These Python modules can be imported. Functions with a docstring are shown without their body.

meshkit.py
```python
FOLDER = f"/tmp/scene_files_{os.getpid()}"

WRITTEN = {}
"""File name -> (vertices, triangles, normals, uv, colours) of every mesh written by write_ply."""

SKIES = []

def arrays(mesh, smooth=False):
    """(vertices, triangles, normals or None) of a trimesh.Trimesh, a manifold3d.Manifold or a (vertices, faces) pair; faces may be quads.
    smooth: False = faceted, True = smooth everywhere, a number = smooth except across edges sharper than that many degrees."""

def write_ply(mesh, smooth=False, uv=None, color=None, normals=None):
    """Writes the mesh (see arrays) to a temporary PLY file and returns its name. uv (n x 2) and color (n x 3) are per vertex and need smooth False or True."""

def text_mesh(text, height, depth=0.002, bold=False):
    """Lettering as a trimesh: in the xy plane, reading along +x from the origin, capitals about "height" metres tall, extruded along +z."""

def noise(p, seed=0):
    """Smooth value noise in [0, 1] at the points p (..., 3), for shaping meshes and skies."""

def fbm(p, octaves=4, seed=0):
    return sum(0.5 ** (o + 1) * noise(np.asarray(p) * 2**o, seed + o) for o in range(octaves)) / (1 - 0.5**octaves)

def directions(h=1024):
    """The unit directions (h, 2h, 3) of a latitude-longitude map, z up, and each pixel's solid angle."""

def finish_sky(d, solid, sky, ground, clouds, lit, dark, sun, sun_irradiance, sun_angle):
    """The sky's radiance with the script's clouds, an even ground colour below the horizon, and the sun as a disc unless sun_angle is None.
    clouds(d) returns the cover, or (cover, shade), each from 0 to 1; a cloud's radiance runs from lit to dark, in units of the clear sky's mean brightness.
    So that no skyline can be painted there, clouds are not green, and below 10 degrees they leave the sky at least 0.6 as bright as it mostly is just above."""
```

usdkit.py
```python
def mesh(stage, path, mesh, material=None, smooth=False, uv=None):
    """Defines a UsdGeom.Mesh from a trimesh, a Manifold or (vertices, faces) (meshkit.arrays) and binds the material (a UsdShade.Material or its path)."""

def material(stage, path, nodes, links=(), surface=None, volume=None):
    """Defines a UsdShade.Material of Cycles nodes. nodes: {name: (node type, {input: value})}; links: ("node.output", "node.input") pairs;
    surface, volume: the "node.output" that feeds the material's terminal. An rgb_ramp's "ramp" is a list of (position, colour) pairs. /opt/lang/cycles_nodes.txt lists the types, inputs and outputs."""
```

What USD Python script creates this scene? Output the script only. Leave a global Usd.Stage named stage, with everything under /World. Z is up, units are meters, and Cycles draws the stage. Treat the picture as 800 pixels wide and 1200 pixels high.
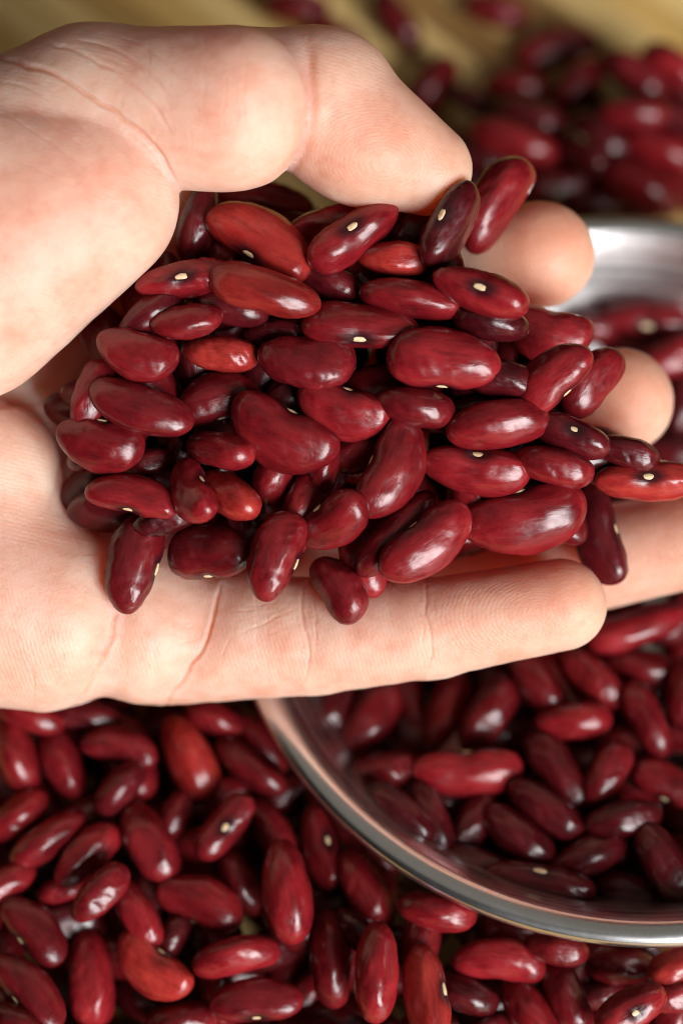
import math
import numpy as np, trimesh
import usdkit, meshkit
from pxr import Usd, UsdGeom, UsdLux, UsdShade, Gf, Sdf

stage = Usd.Stage.CreateInMemory()
UsdGeom.SetStageUpAxis(stage, "Z")
UsdGeom.SetStageMetersPerUnit(stage, 1.0)
W = stage.DefinePrim("/World", "Xform")
stage.SetDefaultPrim(W)

# ------------------------------------------------------------------ camera, light, exposure
PITCH, ROLL, D0, ZH = math.radians(62), math.radians(2.5), 0.360, 0.058
FOCAL, APER = 50.0, 14.9
_d = np.array([0, math.cos(PITCH), -math.sin(PITCH)])
_u0 = np.array([0, math.sin(PITCH), math.cos(PITCH)])
_r0 = np.array([1.0, 0, 0])
_r = math.cos(ROLL) * _r0 - math.sin(ROLL) * _u0
_u = math.sin(ROLL) * _r0 + math.cos(ROLL) * _u0
CAM = np.array([0, 0, ZH]) - D0 * _d
F = FOCAL / APER * 800.0
EXPOSURE = 0.0
FOCUS, FSTOP = 0.350, 3.7

cam = UsdGeom.Camera.Define(stage, "/World/camera")
M = np.eye(4); M[0, :3], M[1, :3], M[2, :3], M[3, :3] = _r, _u, -_d, CAM
cam.AddTransformOp().Set(Gf.Matrix4d(*M.ravel().tolist()))
cam.CreateFocalLengthAttr(FOCAL); cam.CreateHorizontalApertureAttr(APER); cam.CreateVerticalApertureAttr(APER * 1.5)
cam.CreateFStopAttr(FSTOP); cam.CreateFocusDistanceAttr(FOCUS); cam.CreateExposureAttr(EXPOSURE)
cam.CreateClippingRangeAttr(Gf.Vec2f(0.05, 20))


def rect_light(name, pos, target, w, h, intensity, color):
    l = UsdLux.RectLight.Define(stage, "/World/" + name)
    l.CreateWidthAttr(w); l.CreateHeightAttr(h); l.CreateIntensityAttr(intensity); l.CreateColorAttr(Gf.Vec3f(*color))
    z = np.array(pos, float) - np.array(target, float); z /= np.linalg.norm(z)
    x = np.cross([0, 0, 1.0], z); x /= np.linalg.norm(x); y = np.cross(z, x)
    m = np.eye(4); m[0, :3], m[1, :3], m[2, :3], m[3, :3] = x, y, z, pos
    l.AddTransformOp().Set(Gf.Matrix4d(*m.ravel().tolist()))
    return l


# the window the hand is lit from: low, on the viewer's side and to the right; and the pale ceiling that hands a little of it back
rect_light("window_light", (0.80, -1.30, 0.72), (0, 0, 0.04), 0.80, 1.12, 21.5, (1.0, 0.985, 0.99))
rect_light("ceiling_light", (-0.2, 0.9, 2.1), (-0.2, 0.899, 0), 3.4, 3.4, 0.17, (1.0, 0.91, 0.78))


def at(px, py, w=0.0):
    """A point seen at photograph pixel (px, py), w metres nearer to the lens than the plane through the palm."""
    D = D0 - w
    return CAM + _d * D + _r * ((px - 400.0) / F * D) + _u * ((600.0 - py) / F * D)


# ------------------------------------------------------------------ helpers
used = {}


def numbered(name, parent="/World"):
    k = (parent, name); n = used.get(k, -1) + 1; used[k] = n
    return f"{parent}/{name}" + (f"_{n:03d}" if n else "")


def tag(prim, label=None, category=None, group=None, kind=None):
    for k, v in (("label", label), ("category", category), ("group", group), ("kind", kind)):
        if v: prim.SetCustomDataByKey(k, v)
    return prim


def mat(name, nodes, links, surface="p.BSDF"):
    return usdkit.material(stage, "/World/Looks/" + name, nodes, links, surface=surface)


# ------------------------------------------------------------------ materials
def bean_mat(name, dark, mid, light):
    return mat(name, {
        "tc": ("texture_coordinate", {}), "oi": ("object_info", {}),
        "off": ("vector_math", {"math_type": "add"}), "rr": ("math", {"math_type": "multiply", "value2": 40.0}),
        "n1": ("noise_texture", {"scale": 2.4, "detail": 2.0, "roughness": 0.5}),
        "n2": ("noise_texture", {"scale": 30.0, "detail": 3.0, "roughness": 0.75}),
        "n3": ("noise_texture", {"scale": 9.0, "detail": 1.0}),
        "ad": ("math", {"math_type": "multiply_add", "value2": 0.42}),
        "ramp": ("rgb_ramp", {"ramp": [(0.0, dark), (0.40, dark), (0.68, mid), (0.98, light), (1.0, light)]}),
        "hil": ("attribute", {"attribute": "hil"}),
        "mx": ("mix_color", {"b": (0.022, 0.004, 0.006)}),
        "hs": ("hsv", {"hue": 0.5, "saturation": 1.0, "fac": 1.0}), "vv": ("math", {"math_type": "multiply_add", "value2": 0.5, "value3": 0.72}),
        "bm": ("bump", {"strength": 0.20, "distance": 0.00025}), "bh": ("math", {"math_type": "multiply_add", "value2": 0.30}), "bh2": ("math", {"math_type": "multiply_add", "value2": 0.8}),
        "sm": ("mapping", {"scale": (4.0, 12.0, 12.0)}), "n4": ("noise_texture", {"scale": 1.0, "detail": 2.0, "roughness": 0.65, "distortion": 0.6}), "sr": ("rgb_ramp", {"ramp": [(0.32, (0.50, 0.50, 0.50)), (0.47, (0.96, 0.96, 0.96)), (0.62, (1.0, 1.0, 1.0)), (0.78, (0.86, 0.86, 0.86))]}), "sx": ("mix_color", {"blend_type": "multiply", "fac": 0.55}),
        "rg": ("map_range", {"from_min": 0.3, "from_max": 0.7, "to_min": 0.20, "to_max": 0.35}),
        "p": ("principled_bsdf", {"specular_ior_level": 0.42, "ior": 1.5, "coat_weight": 0.10, "coat_roughness": 0.16,
                                  "subsurface_weight": 0.0}),
    }, [("tc.object", "off.vector1"), ("oi.random", "rr.value1"), ("rr.value", "off.vector2"),
        ("off.vector", "n1.vector"), ("off.vector", "n2.vector"), ("off.vector", "n3.vector"),
        ("n2.fac", "ad.value1"), ("n1.fac", "ad.value3"), ("ad.value", "ramp.fac"),
        ("ramp.color", "hs.color"), ("oi.random", "vv.value1"), ("vv.value", "hs.value"),
        ("hs.color", "sx.a"), ("off.vector", "sm.vector"), ("sm.vector", "n4.vector"), ("n4.fac", "sr.fac"), ("sr.color", "sx.b"), ("sx.result", "mx.a"), ("hil.fac", "mx.fac"), ("mx.result", "p.base_color"),
        ("n2.fac", "bh.value1"), ("n3.fac", "bh.value3"), ("n4.fac", "bh2.value1"), ("bh.value", "bh2.value3"), ("bh2.value", "bm.height"), ("bm.normal", "p.normal"),
        ("n3.fac", "rg.value"), ("rg.result", "p.roughness")])


COATS = [
    bean_mat("bean_maroon", (0.056, 0.0026, 0.0044), (0.122, 0.0056, 0.0085), (0.185, 0.011, 0.014)),
    bean_mat("bean_crimson", (0.082, 0.0034, 0.0056), (0.178, 0.0076, 0.0110), (0.255, 0.015, 0.018)),
    bean_mat("bean_scarlet", (0.13, 0.007, 0.007), (0.255, 0.016, 0.014), (0.34, 0.032, 0.023)),
    bean_mat("bean_plum_shaded", (0.032, 0.0020, 0.0036), (0.070, 0.0042, 0.0066), (0.120, 0.009, 0.012)),  # dark plum coat, also painting shade into beans down in the gaps
]
M_HILUM = mat("hilum_cream", {"tc": ("texture_coordinate", {}), "n": ("noise_texture", {"scale": 30.0, "detail": 3.0}),
                              "r": ("rgb_ramp", {"ramp": [(0.3, (0.50, 0.34, 0.17)), (0.7, (0.74, 0.57, 0.36))]}),
                              "p": ("principled_bsdf", {"roughness": 0.55})},
              [("tc.object", "n.vector"), ("n.fac", "r.fac"), ("r.color", "p.base_color")])

M_STEEL = mat("brushed_steel", {
    "g": ("geometry", {}), "mp": ("mapping", {"scale": (1, 1, 60)}), "n": ("noise_texture", {"scale": 22.0, "detail": 4.0}),
    "n2": ("noise_texture", {"scale": 90.0, "detail": 5.0, "roughness": 0.7}), "ra": ("math", {"math_type": "multiply_add", "value2": 0.5}), "bm": ("bump", {"strength": 0.025, "distance": 0.0002}),
    "rg": ("map_range", {"from_min": 0.5, "from_max": 1.0, "to_min": 0.20, "to_max": 0.36}),
    "p": ("principled_bsdf", {"base_color": (0.74, 0.74, 0.735), "metallic": 1.0})},
    [("g.position", "mp.vector"), ("mp.vector", "n.vector"), ("g.position", "n2.vector"), ("n2.fac", "ra.value1"), ("n.fac", "ra.value3"), ("ra.value", "rg.value"), ("n.fac", "bm.height"), ("bm.normal", "p.normal"), ("rg.result", "p.roughness")])


def wood_mat(name, c0, c1, seed):
    return mat(name, {
        "tc": ("texture_coordinate", {}), "mp": ("mapping", {"scale": (9, 420, 60), "location": (seed, seed * 3.1, 0)}),
        "n": ("noise_texture", {"scale": 1.0, "detail": 5.0, "roughness": 0.6, "distortion": 0.4}),
        "r": ("rgb_ramp", {"ramp": [(0.25, tuple(1.25 * c for c in c0)), (0.75, tuple(1.3 * c for c in c1))]}),
        "bm": ("bump", {"strength": 0.2, "distance": 0.0003}),
        "p": ("principled_bsdf", {"roughness": 0.48})},
        [("tc.object", "mp.vector"), ("mp.vector", "n.vector"), ("n.fac", "r.fac"), ("r.color", "p.base_color"),
         ("n.fac", "bm.height"), ("bm.normal", "p.normal")])


WOODS = [wood_mat("bamboo_honey", (0.50, 0.30, 0.085), (0.66, 0.43, 0.145), 1.7),
         wood_mat("bamboo_straw", (0.62, 0.41, 0.145), (0.74, 0.53, 0.22), 5.2),
         wood_mat("bamboo_umber", (0.20, 0.10, 0.030), (0.31, 0.17, 0.055), 9.4),
         wood_mat("bamboo_amber", (0.34, 0.19, 0.052), (0.50, 0.30, 0.095), 3.3)]

M_SKIN = mat("skin", {
    "g": ("geometry", {}), "n1": ("noise_texture", {"scale": 110.0, "detail": 3.0, "roughness": 0.62}), "vo": ("voronoi_texture", {"feature": "distance_to_edge", "scale": 1500.0}), "vn": ("vector_math", {"math_type": "add"}), "vw": ("vector_math", {"math_type": "scale", "scale": 0.0006}), "h3": ("math", {"math_type": "multiply_add", "value2": 1.3}), "vc": ("math", {"math_type": "minimum", "value2": 0.35}),
    "n2": ("noise_texture", {"scale": 430.0, "detail": 4.0, "roughness": 0.65}),
    "n3": ("noise_texture", {"scale": 1900.0, "detail": 1.0}),
    "r1": ("rgb_ramp", {"ramp": [(0.28, (0.655, 0.325, 0.235)), (0.44, (0.69, 0.395, 0.298)), (0.56, (0.71, 0.44, 0.340)), (0.74, (0.725, 0.475, 0.38))]}),
    "r2": ("rgb_ramp", {"ramp": [(0.28, (0.92, 0.85, 0.82)), (0.5, (0.98, 0.97, 0.96)), (0.72, (1.0, 1.0, 1.0))]}),
    "mu": ("mix_color", {"blend_type": "multiply", "fac": 1.0}),
    "fl": ("attribute", {"attribute": "flush_shade"}), "mf": ("mix_color", {"b": (0.60, 0.225, 0.125)}),
    "ph": ("attribute", {"attribute": "ridge"}), "sn": ("math", {"math_type": "sine"}),
    "w1": ("math", {"math_type": "multiply_add", "value2": 6.0}),
    "am": ("attribute", {"attribute": "ridge_amount"}), "sa": ("math", {"math_type": "multiply"}),
    "h1": ("math", {"math_type": "multiply_add", "value2": 1.6}), "h2": ("math", {"math_type": "multiply_add", "value2": 0.7}),
    "bm": ("bump", {"strength": 0.40, "distance": 0.00012}),
    "p": ("principled_bsdf", {"roughness": 0.52, "specular_ior_level": 0.36, "subsurface_weight": 0.62, "subsurface_radius": (1.0, 0.32, 0.16),
                              "subsurface_scale": 0.0022, "subsurface_method": "random_walk"})},
    [("g.position", "n1.vector"), ("g.position", "n2.vector"), ("g.position", "n3.vector"),
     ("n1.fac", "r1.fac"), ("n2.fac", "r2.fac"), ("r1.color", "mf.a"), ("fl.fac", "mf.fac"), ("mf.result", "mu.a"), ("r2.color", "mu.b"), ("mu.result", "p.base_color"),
     ("n2.fac", "w1.value1"), ("ph.fac", "w1.value3"), ("w1.value", "sn.value1"), ("sn.value", "sa.value1"), ("am.fac", "sa.value2"),
     ("n3.fac", "h1.value1"), ("sa.value", "h1.value3"), ("n2.fac", "h2.value1"), ("h1.value", "h2.value3"),
     ("n2.color", "vw.vector1"), ("g.position", "vn.vector1"), ("vw.vector", "vn.vector2"), ("vn.vector", "vo.vector"), ("vo.distance", "vc.value1"), ("vc.value", "h3.value1"), ("h2.value", "h3.value3"), ("h3.value", "bm.height"), ("bm.normal", "p.normal")])

# ------------------------------------------------------------------ tabletop of bamboo strips
def rounded_bar(L, wd, th, ch):
    from shapely.geometry import Polygon
    h = wd / 2
    prof = [(-h, -th), (h, -th), (h, -ch), (h - ch, 0), (-h + ch, 0), (-h, -ch)]
    n = len(prof)
    v = [(x, y, z) for x in (-L / 2, L / 2) for y, z in prof]
    f = [[i, (i + 1) % n, n + (i + 1) % n] for i in range(n)] + [[i, n + (i + 1) % n, n + i] for i in range(n)]
    f += [[0, i + 1, i] for i in range(1, n - 1)] + [[n, n + i, n + i + 1] for i in range(1, n - 1)]
    return trimesh.Trimesh(v, f, process=False)


table = UsdGeom.Xform.Define(stage, "/World/tabletop")
TDIR = math.degrees(math.atan2(-1.05, 1.0))
table.AddTranslateOp().Set(Gf.Vec3d(0.03, 0.06, 0)); table.AddRotateZOp().Set(TDIR)
tag(table.GetPrim(), "bamboo tabletop of narrow honey-coloured strips under the beans", kind="structure")
rng = np.random.default_rng(5)
y, k = -0.30, 0
while y < 0.34:
    wd = rng.uniform(0.0062, 0.0088)
    bar = rounded_bar(0.85, wd - 0.0003, 0.012, 0.0004)
    bar.vertices += [rng.uniform(-.02, .02), y + wd / 2, rng.uniform(-0.0004, 0)]
    p = usdkit.mesh(stage, numbered("strip", "/World/tabletop"), bar, WOODS[int(rng.choice([0, 0, 1, 1, 2, 3]))])
    y += wd

# ------------------------------------------------------------------ steel bowl
BOWL_C, BOWL_R, BOWL_Z = np.array([0.0482, 0.0035]), 0.0678, 0.034
BOWL_PROF = None


def bowl_mesh():
    R, H = BOWL_R, BOWL_Z
    # outer lip rolled over, a flared flange sloping in, then the wall curving to a flat base (outside offset 0.8 mm)
    arc = [(R - 0.0018 + 0.0027 * math.sin(a), H - 0.0027 * (1 - math.cos(a))) for a in np.radians(np.linspace(44, -40, 15))]
    inner = arc + [(R - 0.0043, H - 0.0015), (R - 0.0056, H - 0.0032), (R - 0.0074, H - 0.0060), (R - 0.0102, H - 0.0118), (R - 0.0140, H - 0.0195), (R - 0.0190, H - 0.0258), (R - 0.0250, H - 0.0300),
                   (R - 0.0330, H - 0.0322), (0.0, H - 0.0325)]
    t = 0.0008
    outer = [(0.0, H - 0.0325 - t), (R - 0.0330, H - 0.0322 - t), (R - 0.0248, H - 0.0300 - t), (R - 0.0185, H - 0.0264), (R - 0.0132, H - 0.0202), (R - 0.0093, H - 0.0126),
             (R - 0.0066, H - 0.0070), (R - 0.0052, H - 0.0042), (R - 0.0036, H - 0.0024), (R - 0.0020, H - 0.0018), (R - 0.0008, H - 0.0022), (R - 0.0002, H - 0.0026), (R + 0.0003, H - 0.0021), (R + 0.00035, H - 0.0014)]
    prof = np.array(inner + outer + inner[:1])
    m = trimesh.creation.revolve(prof, sections=192)
    return m


bowl = usdkit.mesh(stage, "/World/bowl", bowl_mesh(), M_STEEL, smooth=50)
bowl.AddTranslateOp().Set(Gf.Vec3d(*BOWL_C, 0.0))
tag(bowl.GetPrim(), "round stainless steel bowl with rolled rim, half full of red kidney beans", "bowl")

# ------------------------------------------------------------------ the hand: one continuous skin from joints with radii
def P3(px, py, w):
    """pixel and w (mm) -> camera-frame millimetres."""
    D = 360.0 - w
    return np.array([(px - 400) / F * D, (600 - py) / F * D, w])


def cone_sdf(p, a, b, r1, r2):
    ba = b - a; l2 = ba @ ba; rr = r1 - r2; a2 = l2 - rr * rr; il2 = 1 / l2
    pa = p - a; y = pa @ ba; z = y - l2
    xv = pa * l2 - y[:, None] * ba; x2 = (xv * xv).sum(1)
    y2 = y * y * l2; z2 = z * z * l2
    k = np.sign(rr) * rr * rr * x2
    d1 = np.sqrt(x2 + z2) * il2 - r2
    d2 = np.sqrt(x2 + y2) * il2 - r1
    d3 = (np.sqrt(x2 * a2 * il2) + y * rr) * il2 - r1
    return np.where(np.sign(z) * a2 * z2 > k, d1, np.where(np.sign(y) * a2 * y2 < k, d2, d3))


def ell_sdf(p, c, r):
    q = (p - c) / r; k0 = np.linalg.norm(q, axis=1); k1 = np.linalg.norm(q / r, axis=1)
    return np.where(k1 > 1e-9, k0 * (k0 - 1) / np.maximum(k1, 1e-9), -min(r))


def smin(a, b, k):
    h = np.maximum(k - np.abs(a - b), 0) / k
    return np.minimum(a, b) - h * h * k * 0.25


def chain(p, joints, k=1.6):
    d = None
    for (x0, y0, w0, r0), (x1, y1, w1, r1) in zip(joints[:-1], joints[1:]):
        c = cone_sdf(p, P3(x0, y0, w0), P3(x1, y1, w1), r0, r1)
        d = c if d is None else smin(d, c, k)
    return d


PINKY = [(205, 742, -9, 11.4), (362, 746, -4.5, 9.3), (500, 737, -1, 8.1), (657, 708, 1.0, 7.2)]
RING = [(205, 610, -21, 11.0), (430, 625, -24, 9.4), (640, 668, -19, 8.6), (850, 622, -10, 8.0)]
MIDDLE = [(215, 480, -24, 11.2), (440, 470, -28, 9.6), (610, 480, -22, 8.8), (728, 470, -14, 8.5)]
INDEX = [(225, 345, -20, 11.0), (400, 325, -26, 9.6), (540, 310, -19, 9.0), (634, 298, -12, 8.75)]


def palm_sdf(p):
    palm = cone_sdf(p, P3(225, 345, -20), P3(-330, 470, -20), 11.0, 17)
    for a in ((215, 480, -25, 11), (205, 610, -22, 11), (200, 740, -10, 11.0)):
        palm = smin(palm, cone_sdf(p, P3(*a[:3]), P3(-330, 540, -22), a[3], 18), 6)
    palm = smin(palm, cone_sdf(p, P3(225, 345, -20), P3(215, 480, -25), 10, 10), 6)
    palm = smin(palm, cone_sdf(p, P3(215, 480, -25), P3(205, 610, -22), 10, 10), 6)
    palm = smin(palm, cone_sdf(p, P3(205, 610, -22), P3(200, 735, -11), 10, 10), 6)
    # wrist and forearm
    palm = smin(palm, cone_sdf(p, P3(-330, 490, -16), P3(-900, 540, -26), 23, 29), 14)
    palm = smin(palm, cone_sdf(p, P3(-330, 590, -16), P3(-900, 640, -26), 23, 29), 14)
    # heel of the hand below the little finger, and the pad at that finger's root
    mound = smin(cone_sdf(p, P3(-14, 556, -6), P3(-130, 566, -6), 11.2, 14.5), cone_sdf(p, P3(-14, 556, -6), P3(4, 640, -7.5), 11.2, 12.0), 3)
    heel = smin(mound, cone_sdf(p, P3(62, 722, -5.5), P3(-260, 640, -8), 15.4, 22), 5)
    d = smin(palm, heel, 2.2)
    d = smin(d, cone_sdf(p, P3(150, 726, -7.5), P3(178, 736, -8), 12.7, 12.2), 1.5)
    # fingers
    d = smin(d, chain(p, PINKY, 1.2), 1.6)
    d = smin(d, chain(p, RING), 2.0)
    d = smin(d, chain(p, MIDDLE), 2.0)
    d = smin(d, chain(p, INDEX), 2.0)
    web = cone_sdf(p, P3(120, 190, 2), P3(235, 330, -19), 9, 9)
    return smin(d, web, 8)


def thumb_sdf(p):
    # metacarpal and two phalanges
    th = smin(cone_sdf(p, P3(108, 132, 8), P3(-330, 356, -6), 13.0, 23), cone_sdf(p, P3(108, 132, 8), P3(272, 122, 14.0), 13.0, 11.8), 3)
    th = smin(th, ell_sdf(p, P3(272, 142, 15.0), np.array([9.5, 9.3, 8.4])), 5)
    tip = smin(cone_sdf(p, P3(368, 118, 6.5), P3(499, 198, 5.5), 11.5, 7.1), ell_sdf(p, P3(428, 180, 7.5), np.array([9.5, 8.0, 8.2])), 4)
    th = smin(th, tip, 0.8)
    th = smin(th, cone_sdf(p, P3(250, 112, 7.5), P3(385, 112, 5.5), 10.6, 10.3), 1.5)
    # the ball of the thumb, in front of the rest
    ball = smin(cone_sdf(p, P3(111, 240, 12.5), P3(-60, 326, 8.5), 12.4, 19.5), cone_sdf(p, P3(84, 208, 11.5), P3(-170, 235, 6), 11.3, 20), 8)
    return th, ball


def hand_sdf(p):
    th, ball = thumb_sdf(p)
    return smin(smin(palm_sdf(p), th, 3), ball, 0.9)


def surface_nets(f, lo, hi, h):
    n = np.ceil((hi - lo) / h).astype(int) + 1
    g = np.stack(np.meshgrid(*[lo[i] + h * np.arange(n[i]) for i in range(3)], indexing="ij"), -1)
    s = np.empty(n)
    # coarse pass first: only cells near the surface are measured finely
    st = 4
    cs = f(g[::st, ::st, ::st].reshape(-1, 3)).reshape(g[::st, ::st, ::st].shape[:3])
    big = np.repeat(np.repeat(np.repeat(cs, st, 0), st, 1), st, 2)[: n[0], : n[1], : n[2]]
    s[...] = big
    near = np.abs(big) < h * st * 2.6
    idx = np.argwhere(near)
    s[near] = f(g[near])
    neg = s < 0
    cells = [neg[a:n[0] - 1 + a, b:n[1] - 1 + b, c:n[2] - 1 + c] for a in (0, 1) for b in (0, 1) for c in (0, 1)]
    cnt = sum(c.astype(np.int8) for c in cells)
    act = (cnt > 0) & (cnt < 8)
    ids = -np.ones(act.shape, int); ids[act] = np.arange(act.sum())
    ci = np.argwhere(act)
    acc = np.zeros((len(ci), 3)); num = np.zeros(len(ci))
    corners = [(a, b, c) for a in (0, 1) for b in (0, 1) for c in (0, 1)]
    for i, A in enumerate(corners):
        for ax in range(3):
            if A[ax]: continue
            B = list(A); B[ax] = 1
            pa, pb = ci + A, ci + B
            sa, sb = s[tuple(pa.T)], s[tuple(pb.T)]
            cross = (sa < 0) != (sb < 0)
            t = np.where(cross, sa / np.where(cross, sa - sb, 1), 0)
            pt = pa.astype(float); pt[:, ax] += t
            acc[cross] += pt[cross]; num[cross] += 1
    v = lo + h * (acc / num[:, None])
    faces = []
    for ax in range(3):
        o1, o2 = [(1, 2), (2, 0), (0, 1)][ax]
        e = [slice(1, -1)] * 3; e[ax] = slice(0, n[ax] - 1)
        e2 = list(e); e2[ax] = slice(1, n[ax])
        a, b = neg[tuple(e)], neg[tuple(e2)]
        base = np.argwhere(a != b)
        flip = a[a != b]
        base[:, [i for i in range(3) if i != ax]] += 1
        q = []
        for d1, d2 in ((-1, -1), (0, -1), (0, 0), (-1, 0)):
            c = base.copy(); c[:, o1] += d1; c[:, o2] += d2
            q.append(ids[tuple(c.T)])
        q = np.stack(q, 1)
        q[~flip] = q[~flip][:, ::-1]
        faces.append(q)
    q = np.vstack(faces)
    return v, np.vstack([q[:, [0, 1, 2]], q[:, [0, 2, 3]]])


def grad(f, p, e=0.15):
    g = np.stack([f(p + d) - f(p - d) for d in np.eye(3) * e], 1)
    return g / np.maximum(np.linalg.norm(g, axis=1, keepdims=True), 1e-9)


# creases drawn where the photograph shows them: (depth mm, half-width mm, points in photograph pixels)
CREASES = [
    (0.85, 2.8, [(80, 850), (112, 800), (128, 768), (136, 735), (131, 690)]), (0.38, 0.30, [(84, 842), (112, 800), (128, 768), (135, 735), (130, 690)]),
    (0.75, 2.7, [(190, 838), (212, 805), (232, 770), (248, 728), (258, 680)]), (0.38, 0.30, [(192, 834), (212, 805), (232, 770), (248, 728), (258, 680)]),
    (0.12, 0.22, [(212, 805), (220, 780), (236, 752)]), (0.10, 0.2, [(196, 812), (216, 786)]),
    (0.55, 2.4, [(359, 680), (357, 725), (361, 760), (358, 806)]), (0.16, 0.24, [(357, 680), (355, 725), (360, 760), (357, 802)]), (0.08, 0.22, [(366, 695), (369, 740), (366, 775)]), (0.06, 0.2, [(350, 700), (349, 735)]),
    (0.45, 2.2, [(501, 665), (500, 715), (503, 745), (501, 795)]), (0.15, 0.24, [(500, 670), (499, 715), (503, 745), (500, 792)]), (0.06, 0.2, [(493, 700), (494, 740), (491, 770)]), (0.05, 0.2, [(508, 690), (509, 735)]),
    (0.07, 0.20, [(270, 745), (320, 725), (350, 712)]), (0.06, 0.20, [(285, 712), (330, 704)]), (0.05, 0.2, [(300, 780), (335, 768)]),
    (0.50, 0.9, [(356, 40), (362, 80), (362, 130), (354, 168), (334, 210)]),
    (0.40, 0.40, [(-30, 474), (0, 474), (30, 473), (58, 466)]),
    (0.25, 1.2, [(72, 490), (76, 525), (70, 560), (48, 606)]), (0.12, 0.25, [(73, 490), (76, 525), (70, 560), (50, 604)]),
    (0.55, 0.34, [(-20, 64), (0, 68), (40, 78), (80, 95), (118, 120), (150, 142), (182, 174), (206, 212)]),
    (0.20, 0.28, [(45, 46), (95, 62), (140, 88), (175, 118), (198, 156)]),
    (0.17, 0.26, [(85, 45), (140, 60), (178, 88), (206, 120)]),
    (0.13, 0.24, [(-10, 92), (40, 108), (80, 135), (116, 172)]),
    (0.10, 0.22, [(-10, 126), (50, 160), (112, 206)]), (0.10, 0.24, [(122, 38), (180, 62), (222, 100)]),
    (0.08, 0.2, [(20, 118), (60, 142), (105, 182)]), (0.08, 0.2, [(140, 66), (186, 100), (204, 136)]), (0.06, 0.2, [(60, 118), (100, 150), (130, 185)]),
    (0.06, 0.2, [(10, 84), (60, 106), (105, 140)]), (0.06, 0.2, [(110, 62), (150, 80), (190, 112)]), (0.05, 0.2, [(0, 180), (60, 205), (130, 250)]),
    (0.06, 0.25, [(290, 55), (286, 110), (292, 165)]), (0.05, 0.25, [(265, 75), (262, 155)]), (0.05, 0.25, [(310, 65), (308, 155)]), (0.05, 0.25, [(240, 70), (238, 140)]),
]


def seg_dist(p, line):
    d = np.full(len(p), 1e9)
    for a, b in zip(line[:-1], line[1:]):
        t = np.clip(((p - a) @ (b - a)) / ((b - a) @ (b - a)), 0, 1)
        d = np.minimum(d, np.linalg.norm(p - a - t[:, None] * (b - a), axis=1))
    return d


def smooth_line(pts, n=6):
    p = np.array(pts, float)
    from scipy.interpolate import make_interp_spline
    t = np.r_[0, np.cumsum(np.linalg.norm(np.diff(p, axis=0), axis=1))]
    return make_interp_spline(t, p, k=min(3, len(p) - 1))(np.linspace(0, t[-1], n * len(p)))


_rl = np.random.default_rng(21)
for _ in range(46):                                  # hair-fine lines of the palm, the ball of the thumb and the fingers
    cx, cy, ang, ln = [(_rl.uniform(-10, 170), _rl.uniform(180, 400), _rl.normal(0.75, 0.25), _rl.uniform(25, 60)),
                       (_rl.uniform(-10, 110), _rl.uniform(500, 800), _rl.normal(0.9, 0.5), _rl.uniform(20, 55)),
                       (_rl.uniform(150, 340), _rl.uniform(700, 800), _rl.normal(-0.4, 0.5), _rl.uniform(18, 45)),
                       (_rl.uniform(120, 330), _rl.uniform(40, 200), _rl.normal(1.45, 0.25), _rl.uniform(20, 60))][_ % 4]
    dx, dy = math.cos(ang) * ln / 2, math.sin(ang) * ln / 2
    b = _rl.normal(0, 3.5)
    CREASES.append((_rl.uniform(0.04, 0.09), 0.17, [(cx - dx, cy - dy), (cx - dy * b / ln, cy + dx * b / ln), (cx + dx, cy + dy)]))


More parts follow.
